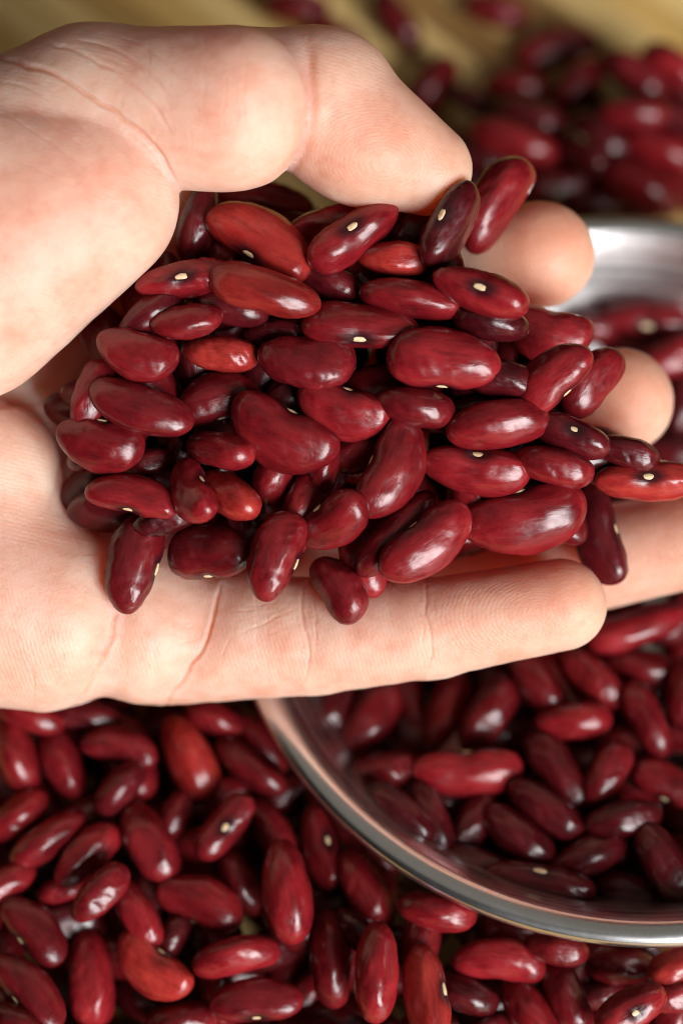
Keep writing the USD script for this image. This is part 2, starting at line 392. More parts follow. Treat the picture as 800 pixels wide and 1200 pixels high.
def pixels(v):
    D = 360 - v[:, 2]
    return np.stack([400 + F * v[:, 0] / D, 600 - F * v[:, 1] / D], 1)


def split_edges(v, f, near):
    """Halves every edge whose two ends are marked, keeping the mesh closed."""
    e = np.sort(np.stack([f, np.roll(f, -1, 1)], -1).reshape(-1, 2), 1)
    key = e[:, 0] * len(v) + e[:, 1]
    u, inv = np.unique(key, return_inverse=True)
    a, b = u // len(v), u % len(v)
    cut = near[a] & near[b]
    mid = np.full(len(u), -1); mid[cut] = len(v) + np.arange(cut.sum())
    v = np.vstack([v, (v[a[cut]] + v[b[cut]]) / 2])
    m = mid[inv.reshape(-1, 3)]
    n = (m >= 0).sum(1)
    out = [f[n == 0]]
    k = n == 3; F3, M3 = f[k], m[k]
    out += [np.c_[F3[:, 0], M3[:, 0], M3[:, 2]], np.c_[M3[:, 0], F3[:, 1], M3[:, 1]], np.c_[M3[:, 2], M3[:, 1], F3[:, 2]], M3]
    for i in range(3):
        k = (n == 1) & (m[:, i] >= 0); p, q, r, w = f[k, i], f[k, (i + 1) % 3], f[k, (i + 2) % 3], m[k, i]
        out += [np.c_[p, w, r], np.c_[w, q, r]]
        k = (n == 2) & (m[:, i] < 0); p, q, r = f[k, i], f[k, (i + 1) % 3], f[k, (i + 2) % 3]; w1, w2 = m[k, (i + 1) % 3], m[k, (i + 2) % 3]
        out += [np.c_[r, w2, w1], np.c_[p, q, w1], np.c_[p, w1, w2]]
    return v, np.vstack(out)


def hand_mesh():
    v, f = surface_nets(hand_sdf, np.array([-148.0, -62, -62]), np.array([76.0, 92, 44]), 1.0)
    m = trimesh.Trimesh(v, f, process=False)
    v, f = trimesh.remesh.subdivide(m.vertices, m.faces)
    v, f = np.array(v), np.array(f)
    v -= hand_sdf(v)[:, None] * grad(hand_sdf, v)
    for reach in (2.0, 1.0):                     # finer triangles along the creases
        near = np.zeros(len(v), bool)
        px = pixels(v)
        for depth, wd, line in CREASES:
            l = smooth_line(line, 3)
            box = (px > l.min(0) - 30).all(1) & (px < l.max(0) + 30).all(1) & (v[:, 2] > -22)
            ix = np.flatnonzero(box); near[ix] |= seg_dist(px[ix], l) < reach * F / 355
        v, f = split_edges(v, f, near)
    n = meshkit.arrays((v, f), True)[2]
    # soft unevenness of flesh over bone
    amp = meshkit.fbm(v * 0.09, 3, 3) - 0.5
    v = v + n * (amp * 0.7)[:, None]
    fine = meshkit.fbm(v * 0.5, 3, 8) - 0.5
    v = v + n * (fine * 0.12)[:, None]
    front = n[:, 2] > -0.25
    pix = pixels(v)
    sc = F / 355.0
    dep = np.zeros(len(v)); red = np.zeros(len(v))
    for depth, wd, line in CREASES:
        l = smooth_line(line)
        l = l + np.stack([meshkit.noise(np.c_[l * 0.06, l[:, :1] * 0]) - .5, meshkit.noise(np.c_[l * 0.06, l[:, :1] * 0 + 9]) - .5], 1) * 5
        near = front & (pix[:, 0] > l[:, 0].min() - 40) & (pix[:, 0] < l[:, 0].max() + 40) & (pix[:, 1] > l[:, 1].min() - 40) & (pix[:, 1] < l[:, 1].max() + 40)
        q = pix[near]; d = seg_dist(q, l) / sc
        t = np.minimum(np.linalg.norm(q - l[0], axis=1), np.linalg.norm(q - l[-1], axis=1)) / sc
        g = depth * (np.exp(-(d / wd) ** 2) - 0.10 * np.exp(-((d - 2.2 * wd) / wd) ** 2))
        g = g * np.clip(t / 4.0, 0.0, 1.0) ** 0.7
        dep[near] += g
        red[near] = np.maximum(red[near], 0.14 * np.exp(-(d / (wd * 1.4)) ** 2) * min(1, depth * 1.5))
    v = v - n * dep[:, None]
    # skin ridges: whorls on the finger pads, bands elsewhere (a phase in radians and how strongly they show)
    ph = np.zeros(len(v)); amt = np.zeros(len(v))
    for (cx, cy, w, r), k in (((632, 720, 8, 0), 1), ((850, 630, -2, 0), 1), ((715, 480, -6, 0), 1), ((635, 310, -4, 0), 1), ((455, 195, 18, 0), 1)):
        c = P3(cx, cy, w); d = np.linalg.norm((v - c) * [0.8, 1.15, 1], axis=1)
        s = np.clip((15 - d) / 4, 0, 1)
        ph = np.where(s > 0.3, d * 2 * np.pi / 0.55, ph); amt = np.maximum(amt, s)
    rest = amt <= 0
    u = np.where(pix[:, 1] > 640, v[:, 0] * 0.97 + v[:, 1] * 0.25, v[:, 1] * 0.95 + v[:, 0] * 0.25)
    ph = np.where(amt < 0.3, u * 2 * np.pi / 0.62, ph)
    amt = np.where(amt < 0.3, 0.20, amt * 0.20) * (0.4 + 1.2 * meshkit.noise(v * 0.16, 4))
    # reddish tint: creases, thumb pad; fingertips also get their shaded upper sides painted in
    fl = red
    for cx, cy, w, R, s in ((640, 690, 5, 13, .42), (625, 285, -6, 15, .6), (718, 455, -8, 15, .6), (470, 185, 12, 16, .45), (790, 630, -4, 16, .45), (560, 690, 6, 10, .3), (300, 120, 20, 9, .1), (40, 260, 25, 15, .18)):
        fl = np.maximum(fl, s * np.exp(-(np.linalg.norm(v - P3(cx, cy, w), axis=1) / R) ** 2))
    return v, f, ph, amt, fl


def to_world(v):
    v = np.asarray(v) * 0.001
    return CAM + _d * D0 + v[..., :1] * _r + v[..., 1:2] * _u - v[..., 2:3] * _d


hv, hf, hph, hamt, hfl = hand_mesh()
HAND_O = to_world(np.array([-30.0, 0, -20]))
hand = usdkit.mesh(stage, "/World/hand", (to_world(hv) - HAND_O, hf), M_SKIN, smooth=True)
hand.AddTranslateOp().Set(Gf.Vec3d(*HAND_O))
for nm, a in (("ridge", hph), ("ridge_amount", hamt), ("flush_shade", hfl)):
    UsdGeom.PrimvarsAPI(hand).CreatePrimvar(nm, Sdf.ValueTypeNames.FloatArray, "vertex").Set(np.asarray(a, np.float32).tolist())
tag(hand.GetPrim(), "bare cupped left hand held palm up over the bowl, full of red beans", "hand")

# === BEANS BELOW
# one row per bean: place and how shown, shape, colour (darkest coat also paints shade), position (mm), orientation, length width thickness (mm) | label
BEANS = """
Bs 3 0 -26.84 -9.85 2.59 0.9291 -0.3547 0.0711 -0.0765 14.31 7.07 5.32|
Bs 5 1 37.60 -76.72 2.85 0.1918 0.0360 0.1479 0.9696 14.09 7.67 5.40|
Bv 6 1 1.89 -67.62 3.09 0.9123 -0.3918 -0.0650 -0.0999 14.34 7.25 5.86|mostly covered bean below the upright red bean below the rim
Bs 9 3 40.03 -65.10 3.32 0.1879 -0.1841 -0.5335 0.8039 14.30 7.62 6.10|
Bs 5 0 49.26 -60.53 3.02 -0.0801 0.0479 -0.6783 0.7288 14.86 7.17 5.98|
Bs 2 0 -18.28 -20.36 2.90 0.7476 -0.6423 0.0768 -0.1506 14.17 7.08 5.96|
Bv 7 0 -31.52 -58.66 3.00 0.1614 -0.0654 -0.2472 0.9532 15.38 8.37 5.79|mostly covered bean above the bean cut by the bottom edge near the left
Bs 1 0 -2.26 -51.83 3.17 -0.6802 0.6819 0.1937 -0.1867 14.20 7.80 5.88|
Bs 9 0 -30.74 -73.21 2.99 0.9961 -0.0838 -0.0068 -0.0276 15.97 8.23 5.99|
Bs 2 0 -69.70 -20.93 3.17 0.8402 0.1436 -0.0311 -0.5219 14.40 7.00 5.52|
Bv 8 0 29.98 -53.30 3.23 0.1114 0.1247 0.3474 0.9227 15.43 7.54 6.01|mostly covered bean right of the bean mostly hidden beneath the rim
Bs 9 0 -38.36 -43.46 3.50 0.3751 -0.1180 -0.0656 0.9171 14.75 7.75 6.15|
Bs 9 0 -26.37 -25.33 2.83 0.1128 0.0800 -0.0794 0.9872 14.12 7.85 5.45|
Bv 9 3 -48.83 -61.02 2.84 0.7162 -0.6946 0.0641 -0.0223 14.59 7.88 5.53|mostly covered bean left of the upright dull red bean
Bs 0 0 -38.61 -1.52 2.90 0.0773 0.0382 0.4992 0.8622 14.64 7.39 6.17|
Bv 4 3 -21.24 -57.50 3.42 -0.4647 0.1184 -0.0438 0.8764 14.08 6.83 5.78|mostly covered bean above the long dark bean at the bottom edge
Bs 9 1 -53.02 -76.36 2.80 0.9063 -0.4010 0.0332 -0.1291 14.06 6.96 6.13|
Bs 8 1 -73.19 -52.05 3.70 0.3809 0.1304 0.0690 0.9128 15.03 8.28 5.81|
Bv 10 0 39.45 -56.29 2.99 0.9711 0.2223 0.0055 -0.0865 14.76 8.07 5.83|mostly covered bean above the short oval bean under the rim's lowest point
Bs 7 0 53.76 -81.07 3.03 -0.1078 0.1270 -0.5749 0.8011 15.77 8.30 6.17|
Bs 10 3 -31.42 -49.20 3.69 0.9427 0.2714 -0.1543 -0.1175 15.54 7.64 6.63|
Bv 7 0 -46.68 -51.27 3.06 -0.1162 -0.0669 0.2037 0.9698 14.80 7.68 5.93|mostly covered bean right of the large dark bean in the bottom left corner
Bs 5 1 -59.48 -25.16 3.10 -0.0473 -0.0882 -0.6075 0.7880 14.19 7.34 5.87|
Bs 8 1 -67.74 -67.74 3.35 0.1642 0.0426 -0.0664 0.9833 15.49 8.58 6.45|
Bv 2 0 -11.80 -55.69 3.76 0.6226 0.5641 -0.3498 -0.4145 16.20 7.78 6.71|mostly covered bean right of the long dark bean at the bottom edge
Bs 2 3 -60.79 -1.51 3.02 0.0214 -0.0091 0.3933 0.9191 14.95 8.35 6.46|
Bs 5 1 -60.09 -45.24 2.78 0.0200 -0.0039 0.6426 0.7660 14.05 7.23 5.72|
Bv 8 1 -10.54 -30.47 2.91 0.8172 0.5180 -0.1917 -0.1650 14.06 6.99 5.32|mostly covered bean right of the bean sloping toward the rim
Bs 0 1 -48.75 -8.89 3.56 -0.2709 -0.1671 0.2618 0.9111 16.21 8.50 6.33|
Bs 5 0 20.51 -66.27 3.46 0.7344 -0.6609 0.0465 0.1475 14.11 6.97 5.73|
Bv 0 1 -17.30 -44.91 3.19 0.8888 -0.3064 0.0898 -0.3289 14.78 7.90 5.49|mostly covered bean left of the brightest upright bean left of the bowl
Bs 7 1 6.38 -56.57 3.00 0.9453 -0.3141 0.0477 -0.0746 14.51 7.85 5.91|
Bv 10 3 -42.42 -13.57 3.18 0.0036 0.0250 0.5728 0.8193 14.98 8.27 6.52|mostly covered bean left of the curved maroon bean just below the palm crease
Bv 7 1 -28.47 -37.27 3.57 -0.1947 0.0422 -0.3147 0.9281 16.84 8.09 6.94|mostly covered bean left of the dark bean left of the brightest upright bean
Bs 0 3 4.09 -74.27 5.55 -0.1712 0.0673 -0.2100 0.9602 15.49 7.81 6.55|
Bs 9 3 -20.03 -67.78 3.06 -0.1277 -0.0967 0.1892 0.9688 14.80 7.94 5.58|
Bs 9 3 67.76 -72.86 3.36 0.9436 -0.1609 -0.1090 -0.2682 14.17 7.53 6.04|
Bs 4 0 30.97 -68.80 3.72 -0.1464 0.1364 -0.6612 0.7230 17.13 9.05 7.06|
Bs 0 0 -73.69 -30.49 3.28 -0.0532 0.0542 -0.5608 0.8244 15.76 8.05 6.76|
Bv 2 1 -0.22 -58.78 6.51 0.9099 -0.1419 0.0395 -0.3878 15.84 7.71 6.12|mostly covered bean left of the dull bean above the one
Bs 2 3 57.90 -75.61 3.77 0.8143 -0.2374 0.0537 -0.5269 14.61 7.22 5.64|
Bs 4 1 -68.52 -13.30 3.14 0.9593 -0.2636 0.0769 -0.0663 15.78 8.55 6.14|
Bv 2 3 -18.87 -4.97 3.34 0.9826 -0.1508 0.0467 0.0976 16.26 8.58 6.83|mostly covered bean above the dark bean between the rim and the sloping bean
Bs 0 0 -37.49 -28.39 4.03 0.7234 -0.5241 -0.3091 0.3263 16.43 8.67 6.59|
Bs 2 3 -43.21 -70.67 3.95 -0.2356 0.2140 -0.6247 0.7130 16.48 8.43 7.23|
Bs 0 0 -44.86 -30.69 3.59 0.6124 0.5547 -0.3956 -0.4010 15.01 7.67 5.63|
Bv 7 3 -34.24 -62.37 7.31 -0.3770 -0.0214 -0.2736 0.8846 16.99 8.48 7.31|mostly covered bean below the bright orange-red curved bean in the lower left pile
Bv 0 0 1.97 -47.65 7.03 0.0211 0.0339 0.6478 0.7607 16.05 8.40 6.51|mostly covered bean left of the pale red bean half under the rim
Bv 0 1 -9.99 -64.13 5.71 -0.6259 -0.4149 0.2096 0.6263 15.16 8.11 5.87|mostly covered bean left of the upright red bean below the rim
Bv 4 0 -58.22 -51.50 8.27 0.6019 0.5218 -0.4409 -0.4137 14.84 7.61 6.04|mostly covered bean above the large dark bean in the bottom left corner
Bs 6 3 57.93 -62.95 4.04 0.7271 -0.5785 0.1199 -0.3497 17.10 8.93 6.72|
Bs 9 1 16.85 -79.10 3.83 -0.5904 -0.2828 0.2703 0.7060 16.54 8.27 6.79|
Bv 2 1 -0.21 -37.04 3.58 0.1250 0.0293 -0.1306 0.9831 17.45 9.07 6.82|mostly covered bean above the pale red bean half under the rim
Bs 3 1 -68.38 -41.41 5.94 -0.4834 0.3733 -0.4436 0.6559 15.30 8.03 5.68|
Bs 5 3 -66.03 -56.94 4.35 0.7820 -0.1844 0.0691 -0.5914 14.70 7.23 6.43|
Bs 7 3 -54.22 -16.28 4.09 0.3650 -0.2318 -0.2648 0.8619 15.83 8.47 6.70|
Bs 9 0 -25.59 -67.39 7.72 0.8774 0.4723 -0.0214 -0.0814 14.67 8.02 6.04|
Bs 4 3 27.85 -80.51 7.64 -0.6620 -0.1778 0.2201 0.6940 16.13 7.74 6.59|
Bs 8 0 -68.34 -62.80 9.17 -0.0432 0.1206 0.5812 0.8036 15.03 8.00 5.59|
Bs 9 0 -57.18 -31.85 7.48 0.1960 -0.0533 -0.0048 0.9791 17.09 9.57 7.48|
Bv 6 3 20.90 -58.70 6.96 0.7654 -0.6429 0.0235 0.0149 17.44 8.81 7.10|mostly covered bean left of the bean mostly hidden beneath the rim
Bs 7 0 -16.44 -26.93 6.63 0.9785 -0.0095 -0.0694 -0.1940 14.69 7.35 5.96|
Bs 4 0 68.07 -56.64 3.75 0.6170 -0.3742 0.3969 -0.5672 14.10 7.55 5.46|
Bv 9 0 13.81 -46.51 2.84 0.0828 -0.0171 0.5141 0.8536 15.09 7.85 5.73|mostly covered bean above the dull bean above the one
Bv 1 0 -31.27 -12.25 7.26 -0.3262 -0.0875 0.1748 0.9249 16.17 8.16 6.47|mostly covered bean right of the curved maroon bean just below the palm crease
Bs 4 0 -69.27 -74.79 7.19 0.7913 -0.4793 0.2393 -0.2947 17.36 9.48 6.88|
Bs 1 0 12.54 -67.73 3.84 -0.6356 -0.2369 0.2455 0.6926 14.22 7.49 5.96|
Bs 0 0 -75.30 -4.96 2.65 0.0151 0.0111 0.2102 0.9775 14.13 6.92 5.59|
Bs 5 0 63.80 -78.70 8.36 -0.2222 0.0353 0.0147 0.9743 15.65 8.69 6.68|
Bv 4 1 -17.85 -13.62 8.23 -0.5056 0.3361 -0.4173 0.6762 17.20 8.62 7.19|mostly covered bean above the bean sloping toward the rim
Bv 1 1 -40.97 -45.04 8.61 0.8739 -0.4704 0.1111 -0.0525 14.00 7.56 6.08|mostly covered bean left of the bean end left of the plump glossy bean
Bs 0 1 -13.80 -43.21 9.23 0.6922 0.2873 -0.3464 -0.5641 14.05 7.51 6.07|
Bs 6 0 -54.78 -62.93 6.50 -0.2049 -0.0512 -0.2593 0.9424 15.21 7.86 6.66|
Bs 9 0 -63.83 -17.53 9.07 0.1468 0.0396 0.1992 0.9681 17.29 9.34 7.06|
Bv 1 0 -24.23 -51.93 8.49 0.8691 -0.4640 -0.1597 0.0622 15.23 8.21 6.28|mostly covered bean right of the brownish bean end under the plump glossy bean
Bs 8 0 46.54 -75.29 6.61 -0.5319 -0.1952 0.1913 0.8015 15.04 7.24 5.98|
Bs 3 3 -59.71 -69.79 7.65 0.9989 -0.0034 -0.0452 0.0113 16.33 9.11 6.10|
Bs 7 1 -55.56 -0.67 7.98 0.4100 0.1922 0.3259 0.8299 14.28 7.44 5.73|
Bs 8 1 -72.66 -0.28 6.73 -0.2587 0.1404 -0.4235 0.8568 14.39 7.77 6.01|
Bs 3 1 32.75 -72.74 9.75 -0.0548 0.1290 -0.6119 0.7784 15.25 8.13 5.68|
Bv 10 0 -7.69 -48.10 8.84 0.2149 -0.0648 0.0698 0.9720 15.38 7.50 6.62|mostly covered bean right of the brightest upright bean left of the bowl
Bs 1 3 -41.82 -70.46 11.41 -0.4322 0.0848 -0.2580 0.8599 14.63 8.08 5.73|
Bs 6 3 -51.04 -44.70 3.57 0.8418 0.3424 -0.2179 -0.3558 14.55 7.87 6.12|
Bv 9 3 -10.99 -34.13 8.74 0.9717 0.1603 -0.0516 0.1658 16.09 8.16 6.15|mostly covered bean above the brightest upright bean left of the bowl
Bv 9 0 -40.29 -54.26 8.96 -0.3384 0.0629 -0.3024 0.8888 16.25 7.92 6.31|mostly covered bean above the upright dull red bean
Bs 5 1 -16.29 -77.33 3.60 0.0668 -0.0832 -0.2430 0.9641 17.37 9.68 6.65|
Bv 9 3 -14.59 -55.39 10.74 -0.4635 -0.0496 0.1646 0.8693 14.76 7.39 6.41|mostly covered bean below the brightest upright bean left of the bowl
Bv 7 0 -35.47 -19.54 3.67 -0.6517 0.0229 -0.0066 0.7581 14.11 7.25 5.41|mostly covered bean above the dark bean end left of the bean
Bs 1 3 -2.71 -79.19 7.67 -0.3876 -0.0370 0.1205 0.9132 14.95 7.94 6.25|
Bv 4 0 -51.72 -38.43 8.18 0.1551 -0.0782 -0.0148 0.9847 15.54 7.79 5.96|mostly covered bean below the long dark bean slanting upward beside the left edge
Bs 1 0 46.44 -69.53 8.02 -0.2863 -0.0350 0.2301 0.9295 16.84 9.06 6.34|
Bs 10 1 -73.30 -30.86 10.14 0.4366 -0.1962 -0.3092 0.8218 16.03 8.34 6.32|
Bs 3 3 -48.89 -76.39 8.94 0.4083 0.1052 0.2495 0.8718 14.83 8.14 6.26|
Bv 8 3 16.95 -66.05 10.29 -0.5368 0.3349 -0.4302 0.6440 15.27 7.91 5.71|mostly covered bean left of the bean slanting at the bottom edge under the rim
Bv 8 0 -37.35 -28.93 11.18 -0.3309 0.0894 -0.3003 0.8901 15.57 7.84 6.34|mostly covered bean left of the dark bean end left of the bean
Bv 9 0 -3.93 -68.75 9.20 0.9809 -0.1356 0.1174 -0.0749 14.09 7.82 5.79|mostly covered bean below the dull bean above the one
Bv 7 0 35.71 -60.80 9.82 -0.5171 -0.1093 0.3687 0.7647 16.53 8.75 7.15|mostly covered bean left of the short oval bean under the rim's lowest point
Bs 0 1 69.63 -65.30 10.30 -0.4604 0.2277 -0.4747 0.7147 17.05 8.74 7.26|
Bs 1 1 53.46 -80.50 10.80 0.5891 -0.2891 0.4902 -0.5736 14.44 7.92 5.96|
Bs 2 0 8.98 -74.91 11.48 -0.3627 0.3951 -0.5547 0.6361 15.35 7.68 6.43|
Bv 2 0 -23.71 -61.89 13.83 0.6481 -0.5014 0.4030 -0.4076 14.20 7.94 5.46|mostly covered bean left of the long dark bean at the bottom edge
Bs 3 1 -61.42 -47.10 12.30 -0.4286 -0.1785 0.4888 0.7386 17.32 8.47 6.49|
Bs 8 3 -9.24 -74.47 12.86 0.9215 0.3357 0.0744 0.1805 15.72 8.75 5.97|
Bv 8 0 46.53 -58.68 9.74 0.3379 -0.1477 -0.5123 0.7756 17.35 8.64 6.69|mostly covered bean left of the bright bean at the right edge under the rim
Bs 5 3 -58.59 -8.04 12.46 -0.2894 0.1420 -0.3724 0.8703 16.42 9.13 6.97|
Bs 7 3 -24.98 -77.15 10.00 -0.2633 0.1743 -0.3532 0.8807 16.74 8.13 6.27|
Bv 2 3 -29.08 -22.71 9.32 -0.3074 -0.1792 0.6626 0.6591 15.42 7.97 6.13|mostly covered bean left of the bean sloping toward the rim
Bv 9 1 -19.99 -39.14 9.52 -0.4620 0.5449 -0.4373 0.5463 14.37 6.99 5.57|mostly covered bean above the dark bean left of the brightest upright bean
Bs 7 1 -47.15 -44.61 11.70 0.6463 0.4735 -0.2312 -0.5519 14.82 7.50 5.75|
Bs 9 3 -73.13 -6.97 10.83 0.8439 -0.5019 -0.0833 0.1705 15.38 7.40 6.14|
Bv 3 0 -37.66 -4.33 9.11 0.7091 0.3579 -0.3232 -0.5144 14.57 7.81 6.26|mostly covered bean right of the dark bean close under the heel of the hand
Bv 7 0 4.12 -56.88 13.78 0.5677 -0.0137 0.0398 0.8222 17.09 8.44 6.39|mostly covered bean above the upright red bean below the rim
Bv 6 3 -22.51 -16.25 14.28 -0.4231 -0.1020 0.1218 0.8921 14.34 7.26 6.29|mostly covered bean left of the dark bean between the rim and the sloping bean
Bv 5 3 17.95 -74.09 14.18 0.7460 0.2896 -0.2327 -0.5527 15.54 7.85 6.08|mostly covered bean below the bean mostly hidden beneath the rim
Bv 8 0 -2.69 -38.25 12.38 0.6990 -0.5752 0.2562 -0.3389 17.39 8.93 6.90|mostly covered bean right of the dark bean left of the brightest upright bean
Bv 9 0 -42.55 -15.06 9.88 0.2620 -0.0918 -0.2139 0.9366 16.86 9.27 6.99|mostly covered bean above the curved maroon bean just below the palm crease
Bv 6 0 -34.15 -49.58 14.33 0.7803 0.6011 0.1242 0.1199 17.16 9.32 7.10|mostly covered bean right of the bean end left of the plump glossy bean
Bv 5 0 50.84 -65.91 14.32 0.8539 0.4910 0.1210 0.1233 15.47 8.48 5.87|mostly covered bean right of the bean at the right edge near the bottom corner
Bv 6 0 -51.86 -18.82 12.42 0.1894 0.2150 0.5929 0.7525 16.33 8.45 6.77|mostly covered bean below the dark bean close under the heel of the hand
Bv 2 0 -55.65 -28.80 14.67 0.9458 -0.2947 -0.0417 -0.1298 16.12 8.77 6.39|mostly covered bean above the long dark bean slanting upward beside the left edge
Bs 5 1 -24.60 -5.29 12.07 -0.3950 -0.4421 0.5288 0.6074 14.86 7.66 5.88|
Bv 5 0 -59.45 -62.50 12.70 0.4614 -0.2467 -0.2546 0.8133 17.11 9.17 7.43|mostly covered bean left of the large dark bean in the bottom left corner
Bs 2 0 -34.90 -77.04 9.09 0.3207 0.3108 0.5443 0.7101 14.38 7.72 5.78|
Bs 8 0 3.10 -78.39 14.41 -0.0933 0.0706 -0.5683 0.8144 17.20 8.85 6.59|
Bv 0 1 -22.54 -29.75 12.33 0.8287 0.0796 -0.1146 -0.5421 15.09 8.28 6.61|mostly covered bean below the bean sloping toward the rim
Bv 10 3 -46.63 -34.45 14.92 -0.6585 -0.1717 0.1690 0.7129 16.23 7.94 7.04|mostly covered bean right of the long dark bean slanting upward beside the left edge
Bv 8 3 -48.08 -51.32 14.53 0.9258 0.1153 -0.0916 -0.3482 14.56 7.98 6.06|mostly covered bean right of the bean end at the left edge at mid-pile
Bv 4 0 -63.20 -32.77 13.23 0.4232 -0.1545 -0.3520 0.8204 17.32 8.41 7.61|mostly covered bean above the bean end at the left edge at mid-pile
Bv 10 0 -11.42 -50.40 16.36 0.2513 -0.2482 -0.4969 0.7927 17.10 8.47 7.40|mostly covered bean right of the bean cut by the bottom edge near the left
Bv 4 0 -37.71 -22.95 16.39 -0.1632 0.0210 -0.6042 0.7796 17.09 9.07 7.50|mostly covered bean above the bean end left of the plump glossy bean
Bs 9 0 46.68 -83.29 15.70 0.2514 0.0173 0.3484 0.9028 14.20 7.88 5.34|
Bs 9 1 -45.12 -10.29 16.15 -0.5536 -0.3630 0.3617 0.6564 15.38 7.59 5.80|
Bs 9 0 63.60 -72.33 13.40 -0.0136 0.0425 0.6391 0.7678 15.12 7.73 6.37|
Bv 1 0 -24.76 -38.08 14.73 -0.5202 -0.1293 -0.0171 0.8440 14.68 7.47 6.20|mostly covered bean below the dark bean end left of the bean
Bs 1 3 -54.14 -70.75 13.54 0.0571 0.0344 0.0054 0.9978 16.19 8.23 6.39|
Bv 2 3 -10.12 -27.54 11.47 -0.5255 -0.0842 0.2903 0.7953 14.66 7.54 5.84|mostly covered bean below the dark bean between the rim and the sloping bean
Bs 5 3 -72.29 -45.65 10.27 0.9399 -0.1044 0.0961 -0.3106 16.17 7.87 6.85|
Ts 3 3 34.28 99.28 2.66 0.7212 -0.6925 -0.0089 -0.0170 15.51 7.83 5.95|
Tv 3 3 59.66 99.02 3.43 0.8205 -0.4259 0.1743 -0.3391 17.35 8.80 6.59|mostly covered bean below the large bean right behind the bowl's far rim
Ts 9 3 47.89 112.07 3.15 -0.2099 0.0982 -0.5361 0.8117 16.71 8.08 6.96|
Ts 1 0 45.50 99.68 2.99 -0.4133 0.1423 -0.5094 0.7413 14.39 6.93 5.44|
Ts 2 0 81.60 112.04 3.03 -0.3327 0.0205 -0.1368 0.9328 15.33 7.88 6.32|
Ts 10 0 64.40 115.05 2.57 0.1961 -0.0536 -0.3412 0.9178 14.24 7.14 5.55|
Tv 6 3 55.45 119.72 3.29 0.2099 -0.0363 0.6982 -0.6835 17.06 8.33 6.62|mostly covered bean right of the red bean slanting upward under the brightest far bean
Ts 5 0 90.86 99.82 4.04 -0.5833 0.1616 -0.3491 0.7154 16.41 8.98 6.28|
Tv 10 1 29.49 109.78 4.13 -0.5169 0.1657 -0.4034 0.7367 14.03 7.56 5.32|mostly covered bean above the dark bean beyond the thumb tip
Ts 10 0 73.39 122.23 3.27 -0.6450 0.0537 -0.0345 0.7615 14.42 7.63 5.68|
Ts 3 1 83.65 98.23 3.33 0.7515 -0.2993 -0.1550 0.5672 14.87 7.61 6.20|
Ts 3 1 86.96 122.37 3.25 0.6848 0.2535 -0.1650 -0.6630 14.90 7.37 6.08|
Tv 3 3 55.22 94.17 6.48 0.8445 -0.5239 -0.0023 -0.1110 16.07 7.92 6.78|mostly covered bean right of the dim bean just beyond the bowl's far rim
Ts 0 0 38.12 115.93 4.95 0.8790 -0.1405 0.0691 -0.4503 15.16 8.48 6.29|
Ts 10 1 89.05 90.67 6.00 0.6604 0.2462 0.3406 0.6223 15.83 8.05 6.02|
Ts 6 1 73.22 99.09 3.49 -0.0540 0.0817 0.4279 0.8985 16.81 8.90 7.33|
Ts 10 3 70.47 106.04 4.47 -0.6885 -0.1697 0.0618 0.7024 16.68 8.26 7.18|
Ts 5 3 40.16 108.95 8.36 0.7893 -0.3262 0.1726 -0.4907 14.61 7.38 6.13|
Ts 5 3 93.75 116.66 6.17 0.8049 -0.1966 0.1743 -0.5321 15.23 7.76 6.49|
Ts 10 3 37.67 93.62 7.97 0.8700 -0.4624 0.1600 -0.0609 15.90 8.68 6.16|
Ts 4 3 56.58 110.26 8.24 -0.4427 -0.3543 0.4992 0.6552 14.38 6.95 5.87|
Tv 7 1 69.11 119.69 8.40 0.9338 -0.1729 0.0650 -0.3064 15.01 8.08 5.90|mostly covered bean below the bean at the far right edge near the top
Tv 10 1 68.99 94.19 9.39 0.2180 -0.0485 -0.0423 0.9738 15.74 8.39 6.13|mostly covered bean below the bean at the right edge beyond the bowl
Ts 0 0 27.28 97.89 6.80 0.7470 0.2091 -0.1738 -0.6067 14.52 7.66 6.24|
Tv 7 1 47.72 100.06 10.76 -0.2850 -0.0039 0.1346 0.9490 17.24 8.57 7.30|mostly covered bean above the dim bean just beyond the bowl's far rim
Ts 2 1 71.81 110.98 9.52 0.9791 0.1890 -0.0505 -0.0559 16.01 7.99 6.62|
Is 3 3 63.18 27.23 4.92 0.1008 0.1028 0.3350 0.9311 16.37 8.22 6.98|
Is 7 0 39.64 15.15 4.78 0.9948 -0.0044 0.0313 0.0969 16.25 8.93 6.92|
Is 2 3 42.18 27.50 5.69 -0.5939 -0.3131 0.4070 0.6193 16.59 9.05 7.12|
Is 6 0 44.26 -8.79 4.45 0.8879 -0.3619 0.1001 -0.2656 14.68 7.45 5.70|
Is 6 3 68.01 -23.00 4.99 0.2273 -0.0365 0.0110 0.9731 14.84 8.04 6.30|
Iv 2 0 9.38 -14.41 8.59 0.0933 -0.0177 -0.6077 0.7885 17.39 9.31 7.04|mostly covered bean above the dull bean near the left wall of the bowl
Is 2 0 37.69 -36.82 7.46 0.8852 -0.1141 -0.0484 -0.4484 15.08 7.46 6.26|
Is 9 0 53.13 23.57 4.74 -0.5116 0.2418 -0.2238 0.7936 14.04 6.89 5.29|
Is 10 0 22.05 20.33 5.16 -0.3841 0.0187 -0.0470 0.9219 16.33 8.22 7.04|
Is 1 1 77.16 14.24 5.00 -0.4043 -0.1772 0.1808 0.8789 15.45 7.61 5.96|
Is 9 1 77.85 -8.46 5.29 0.7153 -0.0771 -0.2452 0.6499 16.80 8.28 7.14|
Is 7 0 60.83 -5.91 4.33 0.7547 0.6435 -0.1051 -0.0719 14.78 7.68 5.73|
